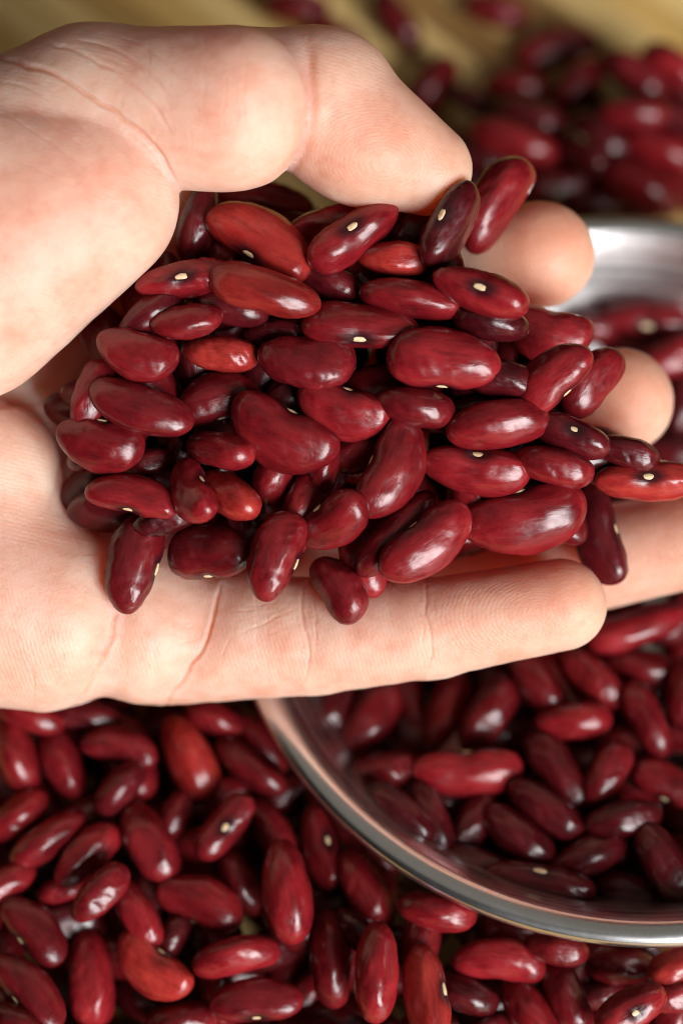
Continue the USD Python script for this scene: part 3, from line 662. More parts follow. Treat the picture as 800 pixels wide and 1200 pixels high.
Iv 5 3 24.86 -2.14 4.91 0.0510 0.1587 0.6360 0.7535 15.63 7.78 6.63|mostly covered bean left of the bean coming out from behind the little fingertip
Is 8 3 71.28 33.18 5.72 -0.1716 0.0385 -0.4584 0.8712 14.70 7.31 5.61|
Is 2 3 31.94 21.76 8.19 0.1239 -0.0194 -0.5366 0.8344 16.58 8.01 6.58|
Iv 7 0 30.89 -14.22 4.97 -0.4777 -0.1824 0.3761 0.7727 14.03 7.64 5.26|mostly covered bean below the bean coming out from behind the little fingertip
Is 5 0 19.61 32.38 7.94 0.9589 -0.0789 0.0640 -0.2650 16.27 8.00 6.67|
Is 9 3 50.27 46.00 8.05 0.2518 -0.0830 -0.3564 0.8960 14.52 8.09 6.35|
Is 6 3 60.26 6.19 4.96 -0.5557 0.5589 -0.4470 0.4231 14.06 7.42 5.81|
Iv 5 0 27.90 -19.29 9.82 0.9279 0.0333 -0.0732 -0.3640 15.33 8.32 6.04|mostly covered bean right of the long level bean in the middle of the bowl
Is 3 1 68.54 39.93 8.72 -0.4563 -0.0502 0.0003 0.8884 17.00 8.88 6.37|
Is 2 1 72.25 -12.65 5.04 -0.3524 0.0480 -0.1397 0.9241 15.20 7.73 6.53|
Is 2 0 37.03 -1.36 4.85 0.1249 -0.0320 -0.0955 0.9870 16.09 7.85 6.68|
Iv 9 0 48.47 -17.42 8.32 -0.5568 0.4225 -0.3510 0.6231 16.92 8.73 6.66|mostly covered bean left of the bean cut by the right edge in the bowl
Is 2 3 6.49 18.91 9.40 0.8014 0.2784 -0.1955 -0.4921 15.45 7.89 6.58|
Is 0 1 48.22 12.16 5.80 -0.4542 -0.3785 0.4928 0.6384 16.21 9.06 6.47|
Is 4 0 5.56 5.66 8.08 0.8138 -0.5741 0.0305 -0.0846 16.49 8.37 6.11|
Is 2 1 39.33 34.32 5.24 -0.5193 -0.2812 0.3134 0.7437 15.68 7.70 6.82|
Is 1 0 3.36 -3.97 11.23 0.8505 -0.5136 0.0843 -0.0758 16.77 8.39 7.13|
Iv 1 1 57.48 -20.45 9.25 0.7422 0.0060 0.0341 -0.6692 15.09 7.75 6.44|mostly covered bean below the bean cut by the right edge in the bowl
Is 6 1 44.09 47.79 12.37 -0.3791 -0.1968 0.4567 0.7803 14.79 7.49 6.02|
Is 2 0 73.20 -18.69 11.60 -0.6056 0.1462 -0.3402 0.7044 17.22 8.57 7.03|
Is 8 3 15.98 -3.63 5.49 -0.4242 0.0808 -0.2456 0.8679 16.14 7.98 6.51|
Is 2 1 74.09 27.49 9.97 0.9910 0.0471 -0.1193 -0.0389 15.95 8.72 6.21|
Is 3 3 76.06 -4.49 12.58 0.9735 0.0020 0.0153 -0.2283 17.20 8.39 6.95|
Is 8 3 48.04 -30.63 5.23 0.8844 0.1130 0.0670 0.4479 15.02 7.69 5.79|
Iv 7 1 47.94 -30.66 12.55 0.7692 0.0485 0.0345 -0.6362 14.96 8.18 6.51|mostly covered bean above the dark bean under the triangular-faced one in the bowl
Iv 0 3 45.41 6.70 11.65 0.7040 -0.1090 0.2026 -0.6719 14.92 7.26 6.26|mostly covered bean above the pale glossy bean right under the ring finger
Is 6 0 38.79 -17.95 6.87 -0.4999 0.2879 -0.3627 0.7318 17.12 9.57 7.00|
Iv 5 0 28.17 -29.19 7.13 -0.4551 0.3200 -0.5068 0.6585 16.53 9.25 6.77|mostly covered bean right of the dim bean in the bowl's shade above the rim
Is 0 3 1.91 10.43 13.82 -0.2473 0.0245 0.1442 0.9578 17.41 8.56 7.14|
Is 2 0 46.15 37.74 10.72 0.1718 -0.1223 -0.2985 0.9308 16.96 8.85 6.83|
Is 2 0 79.13 39.02 13.11 0.7349 -0.6004 -0.2380 0.2066 15.32 8.10 6.46|
Is 8 1 79.54 20.61 13.13 -0.2759 0.0591 -0.2086 0.9364 16.62 8.13 6.74|
Is 0 0 62.52 19.61 6.07 0.8650 0.1494 -0.1324 -0.4603 16.09 8.74 6.43|
Iv 8 3 45.74 -41.04 9.77 -0.2376 -0.1366 0.3733 0.8863 14.68 7.75 5.69|mostly covered bean below the dark bean under the triangular-faced one in the bowl
Is 7 1 69.07 50.94 14.76 0.8563 -0.5147 0.0189 -0.0376 15.39 8.54 6.57|
Is 2 0 65.81 -28.40 7.78 0.9920 0.0037 0.1193 -0.0417 15.39 8.14 5.94|
Is 9 1 60.22 24.30 11.93 -0.5927 -0.1663 0.2492 0.7476 14.57 8.13 6.14|
Is 8 3 35.67 -8.08 8.23 -0.2081 0.0954 -0.3127 0.9219 16.28 7.87 6.46|
Is 3 1 23.67 19.88 11.90 -0.5275 0.5840 0.3444 -0.5120 15.07 7.28 5.68|
Is 4 0 14.25 4.05 9.88 0.6489 0.5264 -0.3224 -0.4449 16.57 8.20 6.86|
Is 10 3 14.74 53.38 15.33 0.8484 0.1907 0.0254 0.4932 15.45 7.69 5.82|
Is 10 3 26.50 42.82 9.90 0.0038 0.0818 0.3175 0.9447 17.25 8.79 6.97|
Iv 3 1 36.12 -12.18 14.57 0.0772 -0.0864 -0.5464 0.8295 16.73 8.49 7.15|mostly covered bean right of the bean coming out from behind the little fingertip
Is 4 0 18.04 -27.42 8.59 0.9095 -0.3399 0.0306 -0.2373 16.03 8.47 6.42|
Iv 0 1 58.39 -35.73 6.88 -0.1979 -0.0022 -0.2308 0.9527 15.97 8.86 6.62|mostly covered bean right of the dark bean under the triangular-faced one in the bowl
Is 7 0 26.30 32.43 13.66 -0.4685 -0.4701 0.5070 0.5500 15.60 7.66 6.45|
Is 5 3 62.18 5.63 11.48 -0.6387 -0.1774 0.1971 0.7223 15.13 7.77 5.72|
Is 10 1 20.50 -1.46 11.10 -0.3547 -0.0938 0.4466 0.8160 16.09 8.60 6.40|
Iv 9 0 56.87 55.13 15.01 0.2447 -0.0438 -0.1121 0.9621 15.84 8.83 6.78|mostly covered bean above the bean coming out from behind the little fingertip
Is 7 0 67.02 -32.31 14.53 -0.6286 0.2169 -0.3390 0.6655 17.10 8.53 6.68|
Is 4 3 17.28 36.75 13.11 0.9751 -0.1946 0.1031 -0.0255 14.63 7.67 5.83|
Iv 0 0 31.88 -36.19 13.89 0.0133 0.0950 0.6778 0.7290 16.55 8.34 7.00|mostly covered bean left of the dim slanting bean in the shade near the wall
Iv 3 3 15.97 -30.56 14.57 -0.2546 0.1353 -0.1887 0.9388 16.24 9.04 6.51|mostly covered bean above the dim bean in the bowl's shade above the rim
Is 7 1 27.48 50.45 14.83 -0.3496 -0.0856 0.3570 0.8620 14.61 7.09 5.89|
Is 2 0 28.42 11.00 7.32 0.9138 0.1652 0.0511 -0.3675 16.92 8.24 7.41|
Is 4 1 22.83 42.81 17.63 0.9690 -0.2440 -0.0104 -0.0360 16.79 8.22 6.37|
Is 7 0 32.14 40.58 13.89 0.7119 0.6380 -0.2109 -0.2040 14.76 7.99 6.09|
Is 4 1 78.86 7.65 8.46 -0.3639 0.0975 -0.1056 0.9203 15.95 8.21 6.55|
Iv 8 3 38.56 -24.29 14.70 -0.5524 0.2952 -0.5216 0.5794 14.62 7.47 6.00|mostly covered bean above the dim slanting bean in the shade near the wall
Iv 3 0 48.99 -6.32 7.97 0.7331 -0.2409 0.1607 -0.6154 16.24 8.33 6.77|mostly covered bean below the pale glossy bean right under the ring finger
Is 5 3 65.06 19.33 13.00 0.9688 0.0408 -0.0687 -0.2348 17.36 8.69 7.61|
Iv 1 0 47.08 -23.24 14.18 -0.0898 -0.0763 -0.0169 0.9929 16.27 8.11 6.38|mostly covered bean above the long dim bean along the near wall
Is 3 0 62.44 45.35 9.35 -0.5729 0.0644 -0.1036 0.8105 14.53 7.72 5.49|
Is 6 1 72.68 -27.28 13.54 -0.3482 0.1101 -0.0319 0.9304 14.28 7.78 5.84|
Is 3 3 57.64 -41.43 12.67 -0.3223 -0.1411 0.1306 0.9269 16.69 8.96 6.72|
Iv 9 1 64.72 72.27 14.87 0.1859 0.0428 -0.1165 0.9747 15.11 7.28 6.16|mostly covered bean above the bean cut by the right edge in the bowl
Is 3 0 39.61 16.51 11.58 0.7113 -0.6497 0.1941 -0.1852 16.57 8.95 6.73|
Iv 2 1 62.16 -8.56 10.84 0.8135 -0.2906 -0.1484 0.4814 16.86 9.32 6.52|mostly covered bean right of the pale glossy bean right under the ring finger
Is 0 0 60.13 -15.53 13.80 0.1240 -0.0273 -0.1335 0.9829 14.76 8.25 6.14|
Is 1 3 50.22 26.45 12.75 0.7011 -0.6672 0.1526 -0.2002 14.77 7.26 6.10|
Is 0 3 70.09 9.74 14.61 0.7144 -0.5260 0.2551 -0.3846 16.71 8.72 6.67|
Iv 5 0 57.37 -0.50 16.46 0.1239 0.0457 0.3716 0.9190 15.83 8.07 6.67|mostly covered bean above the dim bean close to the bowl's near wall
Iv 7 0 44.08 -8.81 14.05 0.1516 -0.0108 0.4921 0.8572 14.85 7.49 6.32|mostly covered bean left of the pale glossy bean right under the ring finger
Iv 8 3 42.34 -38.94 15.17 0.6732 -0.5570 0.3206 -0.3657 15.52 7.81 6.69|mostly covered bean right of the dim slanting bean in the shade near the wall
Is 3 0 54.35 -47.85 15.42 0.3112 0.0112 -0.0857 0.9464 14.76 7.31 6.42|
Is 4 0 68.71 38.70 16.38 0.6443 0.5149 -0.4156 -0.3835 14.02 7.57 5.19|
Is 10 0 56.74 36.32 9.74 -0.6122 0.3324 -0.2852 0.6583 14.83 8.25 5.91|
Is 6 1 36.29 6.55 12.86 0.7667 -0.4580 -0.1902 0.4078 15.24 7.95 5.81|
Is 2 1 50.71 9.81 16.35 -0.0041 0.0420 0.5320 0.8457 15.64 7.62 6.31|
Is 1 0 74.18 59.61 14.80 0.1259 0.0467 -0.1808 0.9743 15.55 8.20 5.79|
Hs 1 0 10.20 9.75 47.62 0.9934 -0.0027 0.0538 0.1010 15.37 7.70 6.71|
Hs 10 1 -9.53 26.62 57.94 -0.1576 -0.4369 0.5260 0.7125 17.33 8.63 6.57|
Hs 8 3 2.23 34.69 60.83 0.0889 -0.0991 0.3822 0.9144 14.78 7.73 5.57|
Hs 1 3 -4.15 12.68 49.38 0.9208 0.3730 0.1124 0.0164 15.72 7.93 6.46|
Hs 8 0 9.85 19.57 52.93 0.3024 -0.0963 0.6481 0.6923 17.11 8.42 7.25|
Hv 9 0 -33.12 14.16 54.98 0.7712 -0.5917 -0.2218 -0.0781 14.65 8.00 5.79|mostly covered bean below the long matt brownish-red bean above the leftmost rounded one
Hs 3 3 27.56 14.29 53.30 0.8946 0.1216 0.0726 -0.4238 17.18 9.48 6.54|
Hs 8 3 22.88 29.75 58.64 -0.5959 -0.3700 0.0090 0.7127 15.07 7.69 6.02|
Hs 8 0 12.83 35.51 65.79 0.0896 0.0156 -0.5331 0.8412 14.48 7.48 5.53|
Hs 2 3 -24.00 14.50 55.25 -0.2502 -0.4582 0.4961 0.6938 14.15 6.99 5.93|
Hs 5 3 -6.25 35.48 64.35 0.2168 -0.1348 0.4204 0.8707 14.32 7.63 5.47|
Hs 4 0 -1.41 14.90 55.34 -0.1729 -0.0976 0.2298 0.9528 15.40 7.44 6.23|
Hs 0 0 -21.74 25.71 62.01 -0.3148 -0.1892 0.1486 0.9182 14.82 7.46 5.86|
Hs 4 1 27.07 25.68 58.01 0.9240 0.2718 0.1198 -0.2408 14.86 8.13 6.42|
Hs 0 0 -3.25 5.48 50.34 -0.7057 0.0256 -0.0195 0.7078 14.93 7.94 6.01|
Hv 6 1 18.53 0.33 47.44 0.9650 0.1486 -0.0731 -0.2032 16.77 8.34 7.01|mostly covered bean below the bean below the widest flat bean
Hs 6 3 5.26 21.73 58.88 -0.3584 -0.2411 0.1740 0.8850 14.31 7.27 5.52|
Hs 7 3 36.39 10.06 48.15 0.8323 0.0702 -0.0435 0.5482 15.88 7.68 6.68|
Hs 6 3 -16.49 4.19 50.47 0.2286 -0.1266 0.6724 0.6926 16.75 8.06 6.64|
Hs 0 0 -36.55 22.81 59.56 0.8014 0.2468 0.0320 -0.5438 14.02 7.07 6.08|
Hs 8 0 15.96 21.13 59.52 0.1165 0.0553 -0.0975 0.9868 16.92 9.24 6.71|
Hv 5 3 19.57 11.63 56.44 0.2435 0.1887 -0.6620 0.6832 15.78 8.68 6.12|mostly covered bean right of the smooth red bean right of the largest curved bean
Hs 8 3 -14.46 21.55 60.86 -0.5486 0.2058 -0.1736 0.7915 14.57 7.57 5.87|
Hs 4 3 -7.60 37.57 70.21 0.9638 -0.1681 -0.0879 -0.1874 15.02 7.44 5.58|
Hs 7 0 11.34 5.54 52.37 0.9382 0.2883 0.1867 0.0427 14.22 7.27 6.16|
Hs 9 0 -17.14 15.78 54.63 0.8178 -0.1821 0.0343 -0.5448 15.11 7.80 6.35|
Hs 9 0 34.38 21.84 60.49 -0.1525 -0.0720 0.3263 0.9301 16.71 8.70 6.19|
Hs 7 3 27.78 8.05 56.51 -0.4880 -0.5081 0.2692 0.6567 14.77 7.51 5.62|
Hs 2 3 33.43 3.79 51.84 -0.1482 -0.3670 0.4399 0.8061 16.92 8.88 6.32|
Hv 0 0 14.75 25.25 65.42 0.9760 0.0595 0.0578 -0.2012 16.98 9.26 6.76|mostly covered bean above the bean below the widest flat bean
Hs 7 0 -0.77 47.48 67.38 0.0549 0.0194 -0.2116 0.9756 14.64 7.32 6.32|
Hv 5 3 -0.94 29.19 64.55 0.9074 -0.2609 -0.0760 -0.3205 15.71 8.09 6.67|mostly covered bean above the smooth red bean right of the largest curved bean
Hs 10 3 2.56 32.07 69.35 -0.4492 0.2137 -0.1232 0.8587 14.95 8.25 6.31|
Hv 1 0 28.78 22.89 64.46 0.7507 0.6463 0.0738 -0.1152 15.04 7.44 5.60|mostly covered bean left of the rusty brown-red flat bean
Hv 0 0 -14.94 31.06 68.31 0.9720 0.1946 0.1212 -0.0512 16.41 8.78 7.20|mostly covered bean above the small orange-red oval bean
Hs 1 0 0.89 19.82 64.01 -0.3711 0.5749 -0.3617 0.6333 14.06 7.39 5.46|
Hs 9 0 9.36 37.48 71.45 0.2401 -0.0043 0.3245 0.9149 17.01 8.82 7.22|
Hv 10 0 16.25 1.70 55.60 -0.0715 0.1610 -0.2022 0.9634 14.26 7.54 5.73|mostly covered bean right of the dull red bean behind the wrinkled bean
Hv 1 3 4.53 0.29 52.98 -0.5296 0.4572 -0.1620 0.6959 15.79 7.82 6.65|mostly covered bean right of the bean poking out from beneath the largest curved bean
Hs 9 3 -10.54 -0.65 50.91 -0.1030 -0.4220 0.4882 0.7569 15.43 7.74 6.33|
Hv 2 3 -15.31 10.17 59.35 -0.3925 -0.3144 -0.0004 0.8644 16.20 8.79 7.03|mostly covered bean left of the bean poking out from beneath the largest curved bean
Hs 0 3 -5.06 15.27 61.02 -0.3836 -0.3909 0.3163 0.7746 16.13 7.87 6.35|
Hs 2 3 -7.14 5.70 56.62 -0.4489 -0.0517 -0.0319 0.8915 14.76 7.24 5.66|
Hs 3 0 -28.54 26.35 65.68 -0.6901 0.1060 -0.0517 0.7140 14.53 8.12 6.04|
Hv 1 3 -37.40 8.02 57.95 -0.0320 -0.0901 0.2607 0.9607 16.85 9.34 6.52|mostly covered bean above the wrinkled upright bean at the lower left
Hv 1 0 -26.28 31.38 72.68 -0.2866 -0.1021 0.6924 -0.6542 15.42 7.58 5.80|mostly covered bean left of the red bean half under the ball of the thumb
Hv 10 3 -1.96 41.91 71.15 0.2978 0.1065 -0.2115 0.9248 15.58 8.59 6.60|mostly covered bean right of the dark bean just under the thumb joint
Hv 0 3 -28.38 5.39 55.71 0.5450 0.6681 -0.0991 -0.4967 17.13 8.74 7.39|mostly covered bean below the matt dark red bean
Hs 5 3 12.65 16.59 64.18 -0.5822 0.2548 -0.1500 0.7574 14.32 7.87 5.51|
Hv 8 3 -18.72 10.59 64.91 0.7504 0.5919 0.2784 -0.0949 14.84 8.06 6.29|mostly covered bean right of the long matt brownish-red bean above the leftmost rounded one
Hs 4 3 34.00 11.38 61.63 0.8831 -0.4669 -0.0458 -0.0030 15.17 8.16 6.37|
Hv 4 3 45.49 8.85 54.06 -0.5531 0.4042 -0.1364 0.7156 14.99 7.56 6.01|mostly covered bean above the dark bean in the shadow below the middle fingertip
Hv 9 3 -11.49 18.95 66.49 0.7718 0.5514 0.2302 -0.2175 15.08 7.37 6.52|mostly covered bean right of the small orange-red oval bean
Hv 2 3 7.86 7.07 60.61 -0.2466 0.3821 -0.1709 0.8740 17.35 8.56 7.12|mostly covered bean below the rusty brown-red flat bean
Hs 0 0 22.10 17.02 65.29 0.8354 -0.2832 0.0012 -0.4711 16.94 9.37 7.24|
Hs 3 0 18.14 33.53 70.34 -0.5884 0.1487 0.0140 0.7947 16.32 7.88 6.10|
Hs 9 3 -3.53 -0.68 57.32 0.8308 -0.0200 0.0770 -0.5509 15.47 7.55 6.77|
Hv 2 0 33.31 -0.33 57.25 0.8690 -0.3239 -0.2856 0.2417 14.75 7.93 5.76|mostly covered bean below the dark bean in the shadow below the middle fingertip
Hv 8 3 -38.07 17.03 62.47 -0.3876 0.0865 -0.0743 0.9148 17.47 8.48 7.21|mostly covered bean left of the long matt brownish-red bean above the leftmost rounded one
Hs 2 3 -16.23 0.03 56.01 -0.4716 0.4668 -0.2106 0.7179 15.20 8.42 5.81|
Hv 0 3 -1.45 8.16 63.33 0.7458 0.5760 0.2743 -0.1917 15.24 7.62 5.93|mostly covered bean above the dull red bean behind the wrinkled bean
Hs 6 3 -3.60 25.40 70.72 -0.4056 0.4473 -0.2716 0.7494 17.36 8.53 7.39|
Hv 4 3 -6.16 14.39 68.43 0.8518 0.3013 0.0306 -0.4275 17.49 9.03 6.55|mostly covered bean left of the smooth red bean right of the largest curved bean
Hv 7 3 37.27 4.32 63.97 0.8975 -0.0345 -0.0933 -0.4296 16.00 8.63 6.57|mostly covered bean left of the dark bean in the shadow below the middle fingertip
Hv 1 3 26.17 3.82 61.49 0.8103 0.4961 0.1435 -0.2768 16.10 8.38 6.29|mostly covered bean left of the bean leaning on the middle fingertip
Hs 2 3 -6.31 36.61 75.85 0.7277 0.1162 -0.0894 -0.6701 14.39 8.01 5.76|
Hv 8 0 -35.88 25.75 68.27 0.6909 -0.5661 -0.0249 -0.4489 17.19 8.51 7.18|mostly covered bean above the long matt brownish-red bean above the leftmost rounded one
Hv 0 3 -15.15 28.61 74.57 -0.4577 -0.2525 0.0281 0.8520 14.17 7.71 5.97|mostly covered bean left of the slim orange-red bean directly below the brightest bean
Hv 5 3 -36.29 16.43 68.61 -0.3982 0.0455 -0.0808 0.9126 14.31 6.94 5.58|mostly covered bean left of the matt dark red bean
Hv 0 0 6.31 29.68 74.63 0.8320 -0.4535 -0.0658 -0.3127 16.12 7.76 6.96|mostly covered bean below the glossy maroon bean slanting upward
Hv 4 3 -21.87 22.49 71.32 -0.2546 -0.5605 0.3980 0.6801 16.59 8.64 6.42|mostly covered bean left of the small orange-red oval bean
Hv 1 3 -35.24 0.74 59.88 0.8418 -0.0490 0.0760 -0.5321 15.84 8.56 6.43|mostly covered bean left of the dull red bean behind the wrinkled bean
Hv 7 3 20.00 11.08 69.16 -0.4417 -0.1353 0.0401 0.8860 15.24 8.48 6.21|mostly covered bean right of the bean below the widest flat bean
Hv 0 0 -35.74 10.02 65.78 -0.3280 -0.1570 0.2143 0.9066 14.85 7.84 6.09|mostly covered bean below the red bean half under the ball of the thumb
Hs 8 3 35.64 17.97 65.70 0.8251 -0.1314 -0.0431 -0.5478 14.26 7.51 5.61|
Hv 5 1 3.73 -6.58 57.55 0.7066 0.6895 -0.0126 -0.1585 15.48 7.57 6.52|mostly covered bean below the smooth red bean right of the largest curved bean
Hs 9 3 21.77 27.33 72.12 -0.5948 0.1239 -0.0394 0.7933 16.51 9.22 6.20|
Hv 7 0 5.50 6.97 68.02 0.2275 -0.0898 0.2703 0.9312 15.18 7.63 5.98|mostly covered bean left of the bean below the widest flat bean
Hv 1 0 16.94 29.87 79.72 -0.5674 0.6299 -0.1139 0.5179 15.50 8.63 5.81|mostly covered bean below the dark bean wedged between thumb tip and index finger
Hv 3 3 11.07 39.32 77.66 -0.1391 0.3550 -0.6209 0.6849 16.79 8.97 6.32|mostly covered bean right of the glossy maroon bean slanting upward
Hv 8 0 8.80 15.12 70.59 -0.1059 0.0659 0.1576 0.9796 17.46 9.74 6.54|mostly covered bean right of the slim orange-red bean directly below the brightest bean
Hv 1 3 21.32 17.07 73.45 0.5997 0.5816 -0.1448 -0.5302 15.19 8.04 6.24|mostly covered bean below the upright bean leaning on the index fingertip
Hv 10 1 19.57 1.09 61.50 -0.5564 0.6438 -0.2178 0.4779 14.70 8.04 6.05|mostly covered bean right of the matt dark red bean
Hv 9 0 -24.79 0.68 60.17 0.8243 -0.4139 -0.0708 -0.3798 16.71 8.39 6.47|mostly covered bean below the small orange-red oval bean
Hv 5 3 -28.52 26.13 74.56 0.6299 -0.5172 0.1543 -0.5585 14.87 7.79 5.61|mostly covered bean above the matt dark red bean
Hv 10 0 -28.91 17.32 73.20 -0.1831 0.4025 -0.4384 0.7825 15.82 8.84 6.63|mostly covered bean below the dark bean just under the thumb joint
Hn 5 0 -9.98 50.83 71.23 0.9730 -0.1125 -0.0615 0.1921 16.85 7.41 5.73|dark bean just under the thumb joint, its pale eye facing down
Hn 10 0 -0.72 37.92 81.47 -0.5137 -0.0830 0.0731 0.8508 13.62 7.79 5.99|shaded red bean behind the one whose eye points up beneath the thumb
Hn 10 0 -17.36 38.77 75.45 -0.4733 0.4094 -0.3229 0.7100 10.93 6.56 5.25|half hidden dark bean at the left end of the brightest orange-red bean
Hn 4 3 12.83 37.24 80.03 -0.5021 -0.2484 0.2097 0.8014 12.00 7.20 5.60|shadowed bean tucked under the pad of the thumb
Hn 6 3 -8.04 22.04 75.87 -0.5150 0.0033 -0.0029 0.8572 12.67 7.16 5.51|dark bean peeping out above the wrinkled plump bean
Hn 7 3 -15.67 24.86 79.87 -0.5125 0.1162 -0.1018 0.8447 12.17 6.88 5.29|nearly black bean in the gap below the slim orange-red bean
Hn 10 3 -0.42 29.43 78.89 -0.5084 0.1825 -0.1574 0.8267 11.33 6.80 5.40|dark bean in the gap right of the slim orange-red bean
Hn 3 3 24.04 19.85 80.10 -0.5137 0.0830 -0.0731 0.8508 12.12 7.27 5.79|dark purple bean under the bean below the index fingertip, glint on its end
Hn 10 0 -37.51 13.65 73.88 -0.4649 -0.4405 0.3421 0.6876 12.18 7.31 5.84|dark bean standing on edge against the ball of the thumb
Hn 8 3 44.41 3.12 67.62 -0.5125 0.1162 -0.1018 0.8447 10.31 6.19 4.95|dark bean in the shadow below the middle fingertip
Hn 10 0 -25.06 9.35 62.77 -0.4338 -0.5303 0.3930 0.6133 8.74 5.25 4.20|dark bean end behind the small round beans at lower left of the heap
Hn 4 0 -29.98 6.58 64.59 -0.5143 -0.0631 0.0557 0.8535 8.91 5.35 4.28|dark bean end below the smooth rounded bean at the left edge of the heap
Hn 9 3 -20.46 40.14 80.73 -0.4555 -0.4711 0.3602 0.6639 13.00 7.75 5.96|dark bean standing in the shadow where thumb and ball of the thumb meet
Hn 1 3 -27.95 23.76 80.62 -0.5035 -0.2353 0.1996 0.8070 12.14 7.21 5.54|nearly black bean under the edge of the ball of the thumb
Hn 6 3 -26.81 -3.12 64.68 -0.5125 -0.1162 0.1018 0.8447 11.68 6.90 5.31|dark bean behind the squat one at the root of the little finger
Hn 6 3 -14.65 -4.42 61.47 -0.4733 0.4094 -0.3229 0.7100 11.47 6.88 5.33|dark bean deep between the squat bean and the dented one
Bn 9 0 -29.82 -33.96 16.76 -0.5122 -0.3340 0.3658 0.7016 10.71 6.76 5.41|dark bean end left of the bean showing a round white eye
Bn 5 3 -38.49 -30.64 22.12 -0.5122 -0.2811 0.3075 0.7510 11.22 7.09 5.67|dark bean below the curved one near the heel of the hand
Bn 0 0 -13.91 -37.01 15.74 -0.5149 0.3557 -0.3979 0.6708 13.41 8.18 6.29|shadowed bean behind the brightest upright bean left of the bowl
Bn 5 0 -19.39 -45.14 16.46 -0.5053 0.3691 -0.3802 0.6811 13.30 7.74 5.95|dark bean left of the brightest upright bean
Bn 6 1 -48.36 -45.92 17.52 -0.5142 -0.1084 0.1146 0.8430 8.57 5.41 4.33|small bean end under the ridged slanting bean at the left
Bn 4 1 -35.74 -51.47 20.81 -0.5172 0.3262 -0.3763 0.6961 13.30 6.80 5.60|bean end left of the plump glossy bean with its eye below
Bn 0 3 -30.23 -55.20 17.90 -0.5063 -0.3429 0.3535 0.7079 9.01 5.69 4.55|brownish bean end under the plump glossy bean
Bn 5 0 9.52 -58.41 20.64 -0.5210 -0.4216 0.4765 0.5690 13.68 8.23 6.33|dull bean above the one standing at the bottom edge below the rim
Bn 5 3 16.32 -66.33 17.68 -0.5208 0.1089 -0.1951 0.8239 11.22 7.09 5.67|dark bean at the bottom edge below the long curved bean
Bn 0 3 37.86 -65.85 12.22 -0.5158 -0.0344 0.0697 0.8532 9.87 6.23 4.99|dark bean in the gap at the bottom right
Bn 2 3 -44.46 -16.76 20.91 -0.5153 0.0731 -0.0896 0.8492 12.71 7.54 5.80|dark bean close under the heel of the hand
Bn 6 3 1.11 -57.48 20.66 -0.5181 0.2419 -0.2944 0.7658 13.30 7.15 5.60|dark bean behind the upright bean below the rim's left part
Bn 3 0 -15.33 -21.22 17.15 -0.5073 0.3260 -0.3380 0.7225 13.30 7.98 6.14|dark bean between the rim and the sloping bean, under the little finger
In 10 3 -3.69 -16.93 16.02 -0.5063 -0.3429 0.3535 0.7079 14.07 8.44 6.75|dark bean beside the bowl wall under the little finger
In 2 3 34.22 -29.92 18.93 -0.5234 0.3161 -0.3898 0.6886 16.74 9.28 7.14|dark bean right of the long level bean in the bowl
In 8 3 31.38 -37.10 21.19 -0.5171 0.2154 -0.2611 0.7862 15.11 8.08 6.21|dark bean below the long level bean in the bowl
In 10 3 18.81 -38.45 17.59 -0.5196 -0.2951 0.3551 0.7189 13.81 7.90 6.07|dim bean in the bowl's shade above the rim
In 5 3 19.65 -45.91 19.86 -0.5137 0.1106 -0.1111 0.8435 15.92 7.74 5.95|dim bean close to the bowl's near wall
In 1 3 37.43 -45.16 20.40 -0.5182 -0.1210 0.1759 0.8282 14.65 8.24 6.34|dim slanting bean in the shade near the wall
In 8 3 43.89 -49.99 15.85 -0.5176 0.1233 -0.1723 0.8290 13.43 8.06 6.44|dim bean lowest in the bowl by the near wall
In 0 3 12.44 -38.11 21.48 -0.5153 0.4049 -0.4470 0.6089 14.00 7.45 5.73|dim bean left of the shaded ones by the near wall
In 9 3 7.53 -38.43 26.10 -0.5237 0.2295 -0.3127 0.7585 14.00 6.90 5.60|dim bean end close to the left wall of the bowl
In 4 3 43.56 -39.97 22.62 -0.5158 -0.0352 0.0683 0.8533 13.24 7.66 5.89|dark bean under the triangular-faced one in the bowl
In 0 0 46.97 56.96 18.51 -0.5147 -0.0230 0.0041 0.8570 12.16 7.29 5.84|bean end showing between index and middle fingertips
In 4 3 62.87 41.67 16.12 -0.5169 -0.3781 0.4264 0.6387 14.37 8.55 6.58|dark bean at the right edge beside the middle fingertip
In 9 3 60.58 31.37 15.63 -0.5181 0.1212 -0.1755 0.8283 13.58 8.15 6.52|dark bean at the right edge below the middle fingertip
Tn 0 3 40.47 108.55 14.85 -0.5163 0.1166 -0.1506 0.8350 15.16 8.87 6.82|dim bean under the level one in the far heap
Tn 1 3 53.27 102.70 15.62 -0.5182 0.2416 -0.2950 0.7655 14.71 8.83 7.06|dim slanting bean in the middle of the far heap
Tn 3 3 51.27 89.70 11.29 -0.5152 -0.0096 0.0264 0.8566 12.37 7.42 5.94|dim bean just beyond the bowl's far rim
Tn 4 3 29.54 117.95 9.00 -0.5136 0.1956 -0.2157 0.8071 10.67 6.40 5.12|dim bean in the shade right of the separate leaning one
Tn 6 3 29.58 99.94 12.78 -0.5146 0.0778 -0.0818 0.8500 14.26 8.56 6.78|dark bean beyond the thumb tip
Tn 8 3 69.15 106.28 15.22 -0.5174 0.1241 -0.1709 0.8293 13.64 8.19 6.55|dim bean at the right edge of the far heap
Hn 5 1 -2.32 3.43 67.20 -0.4452 -0.5010 0.3772 0.6392 10.10 6.06 4.85|red bean end showing below the right tip of the largest curved bean
Hn 4 1 -22.31 20.94 82.62 -0.1048 -0.0194 0.0448 0.9933 11.40 5.82 4.47|small dull red bean between the ball of the thumb and the heap's middle row
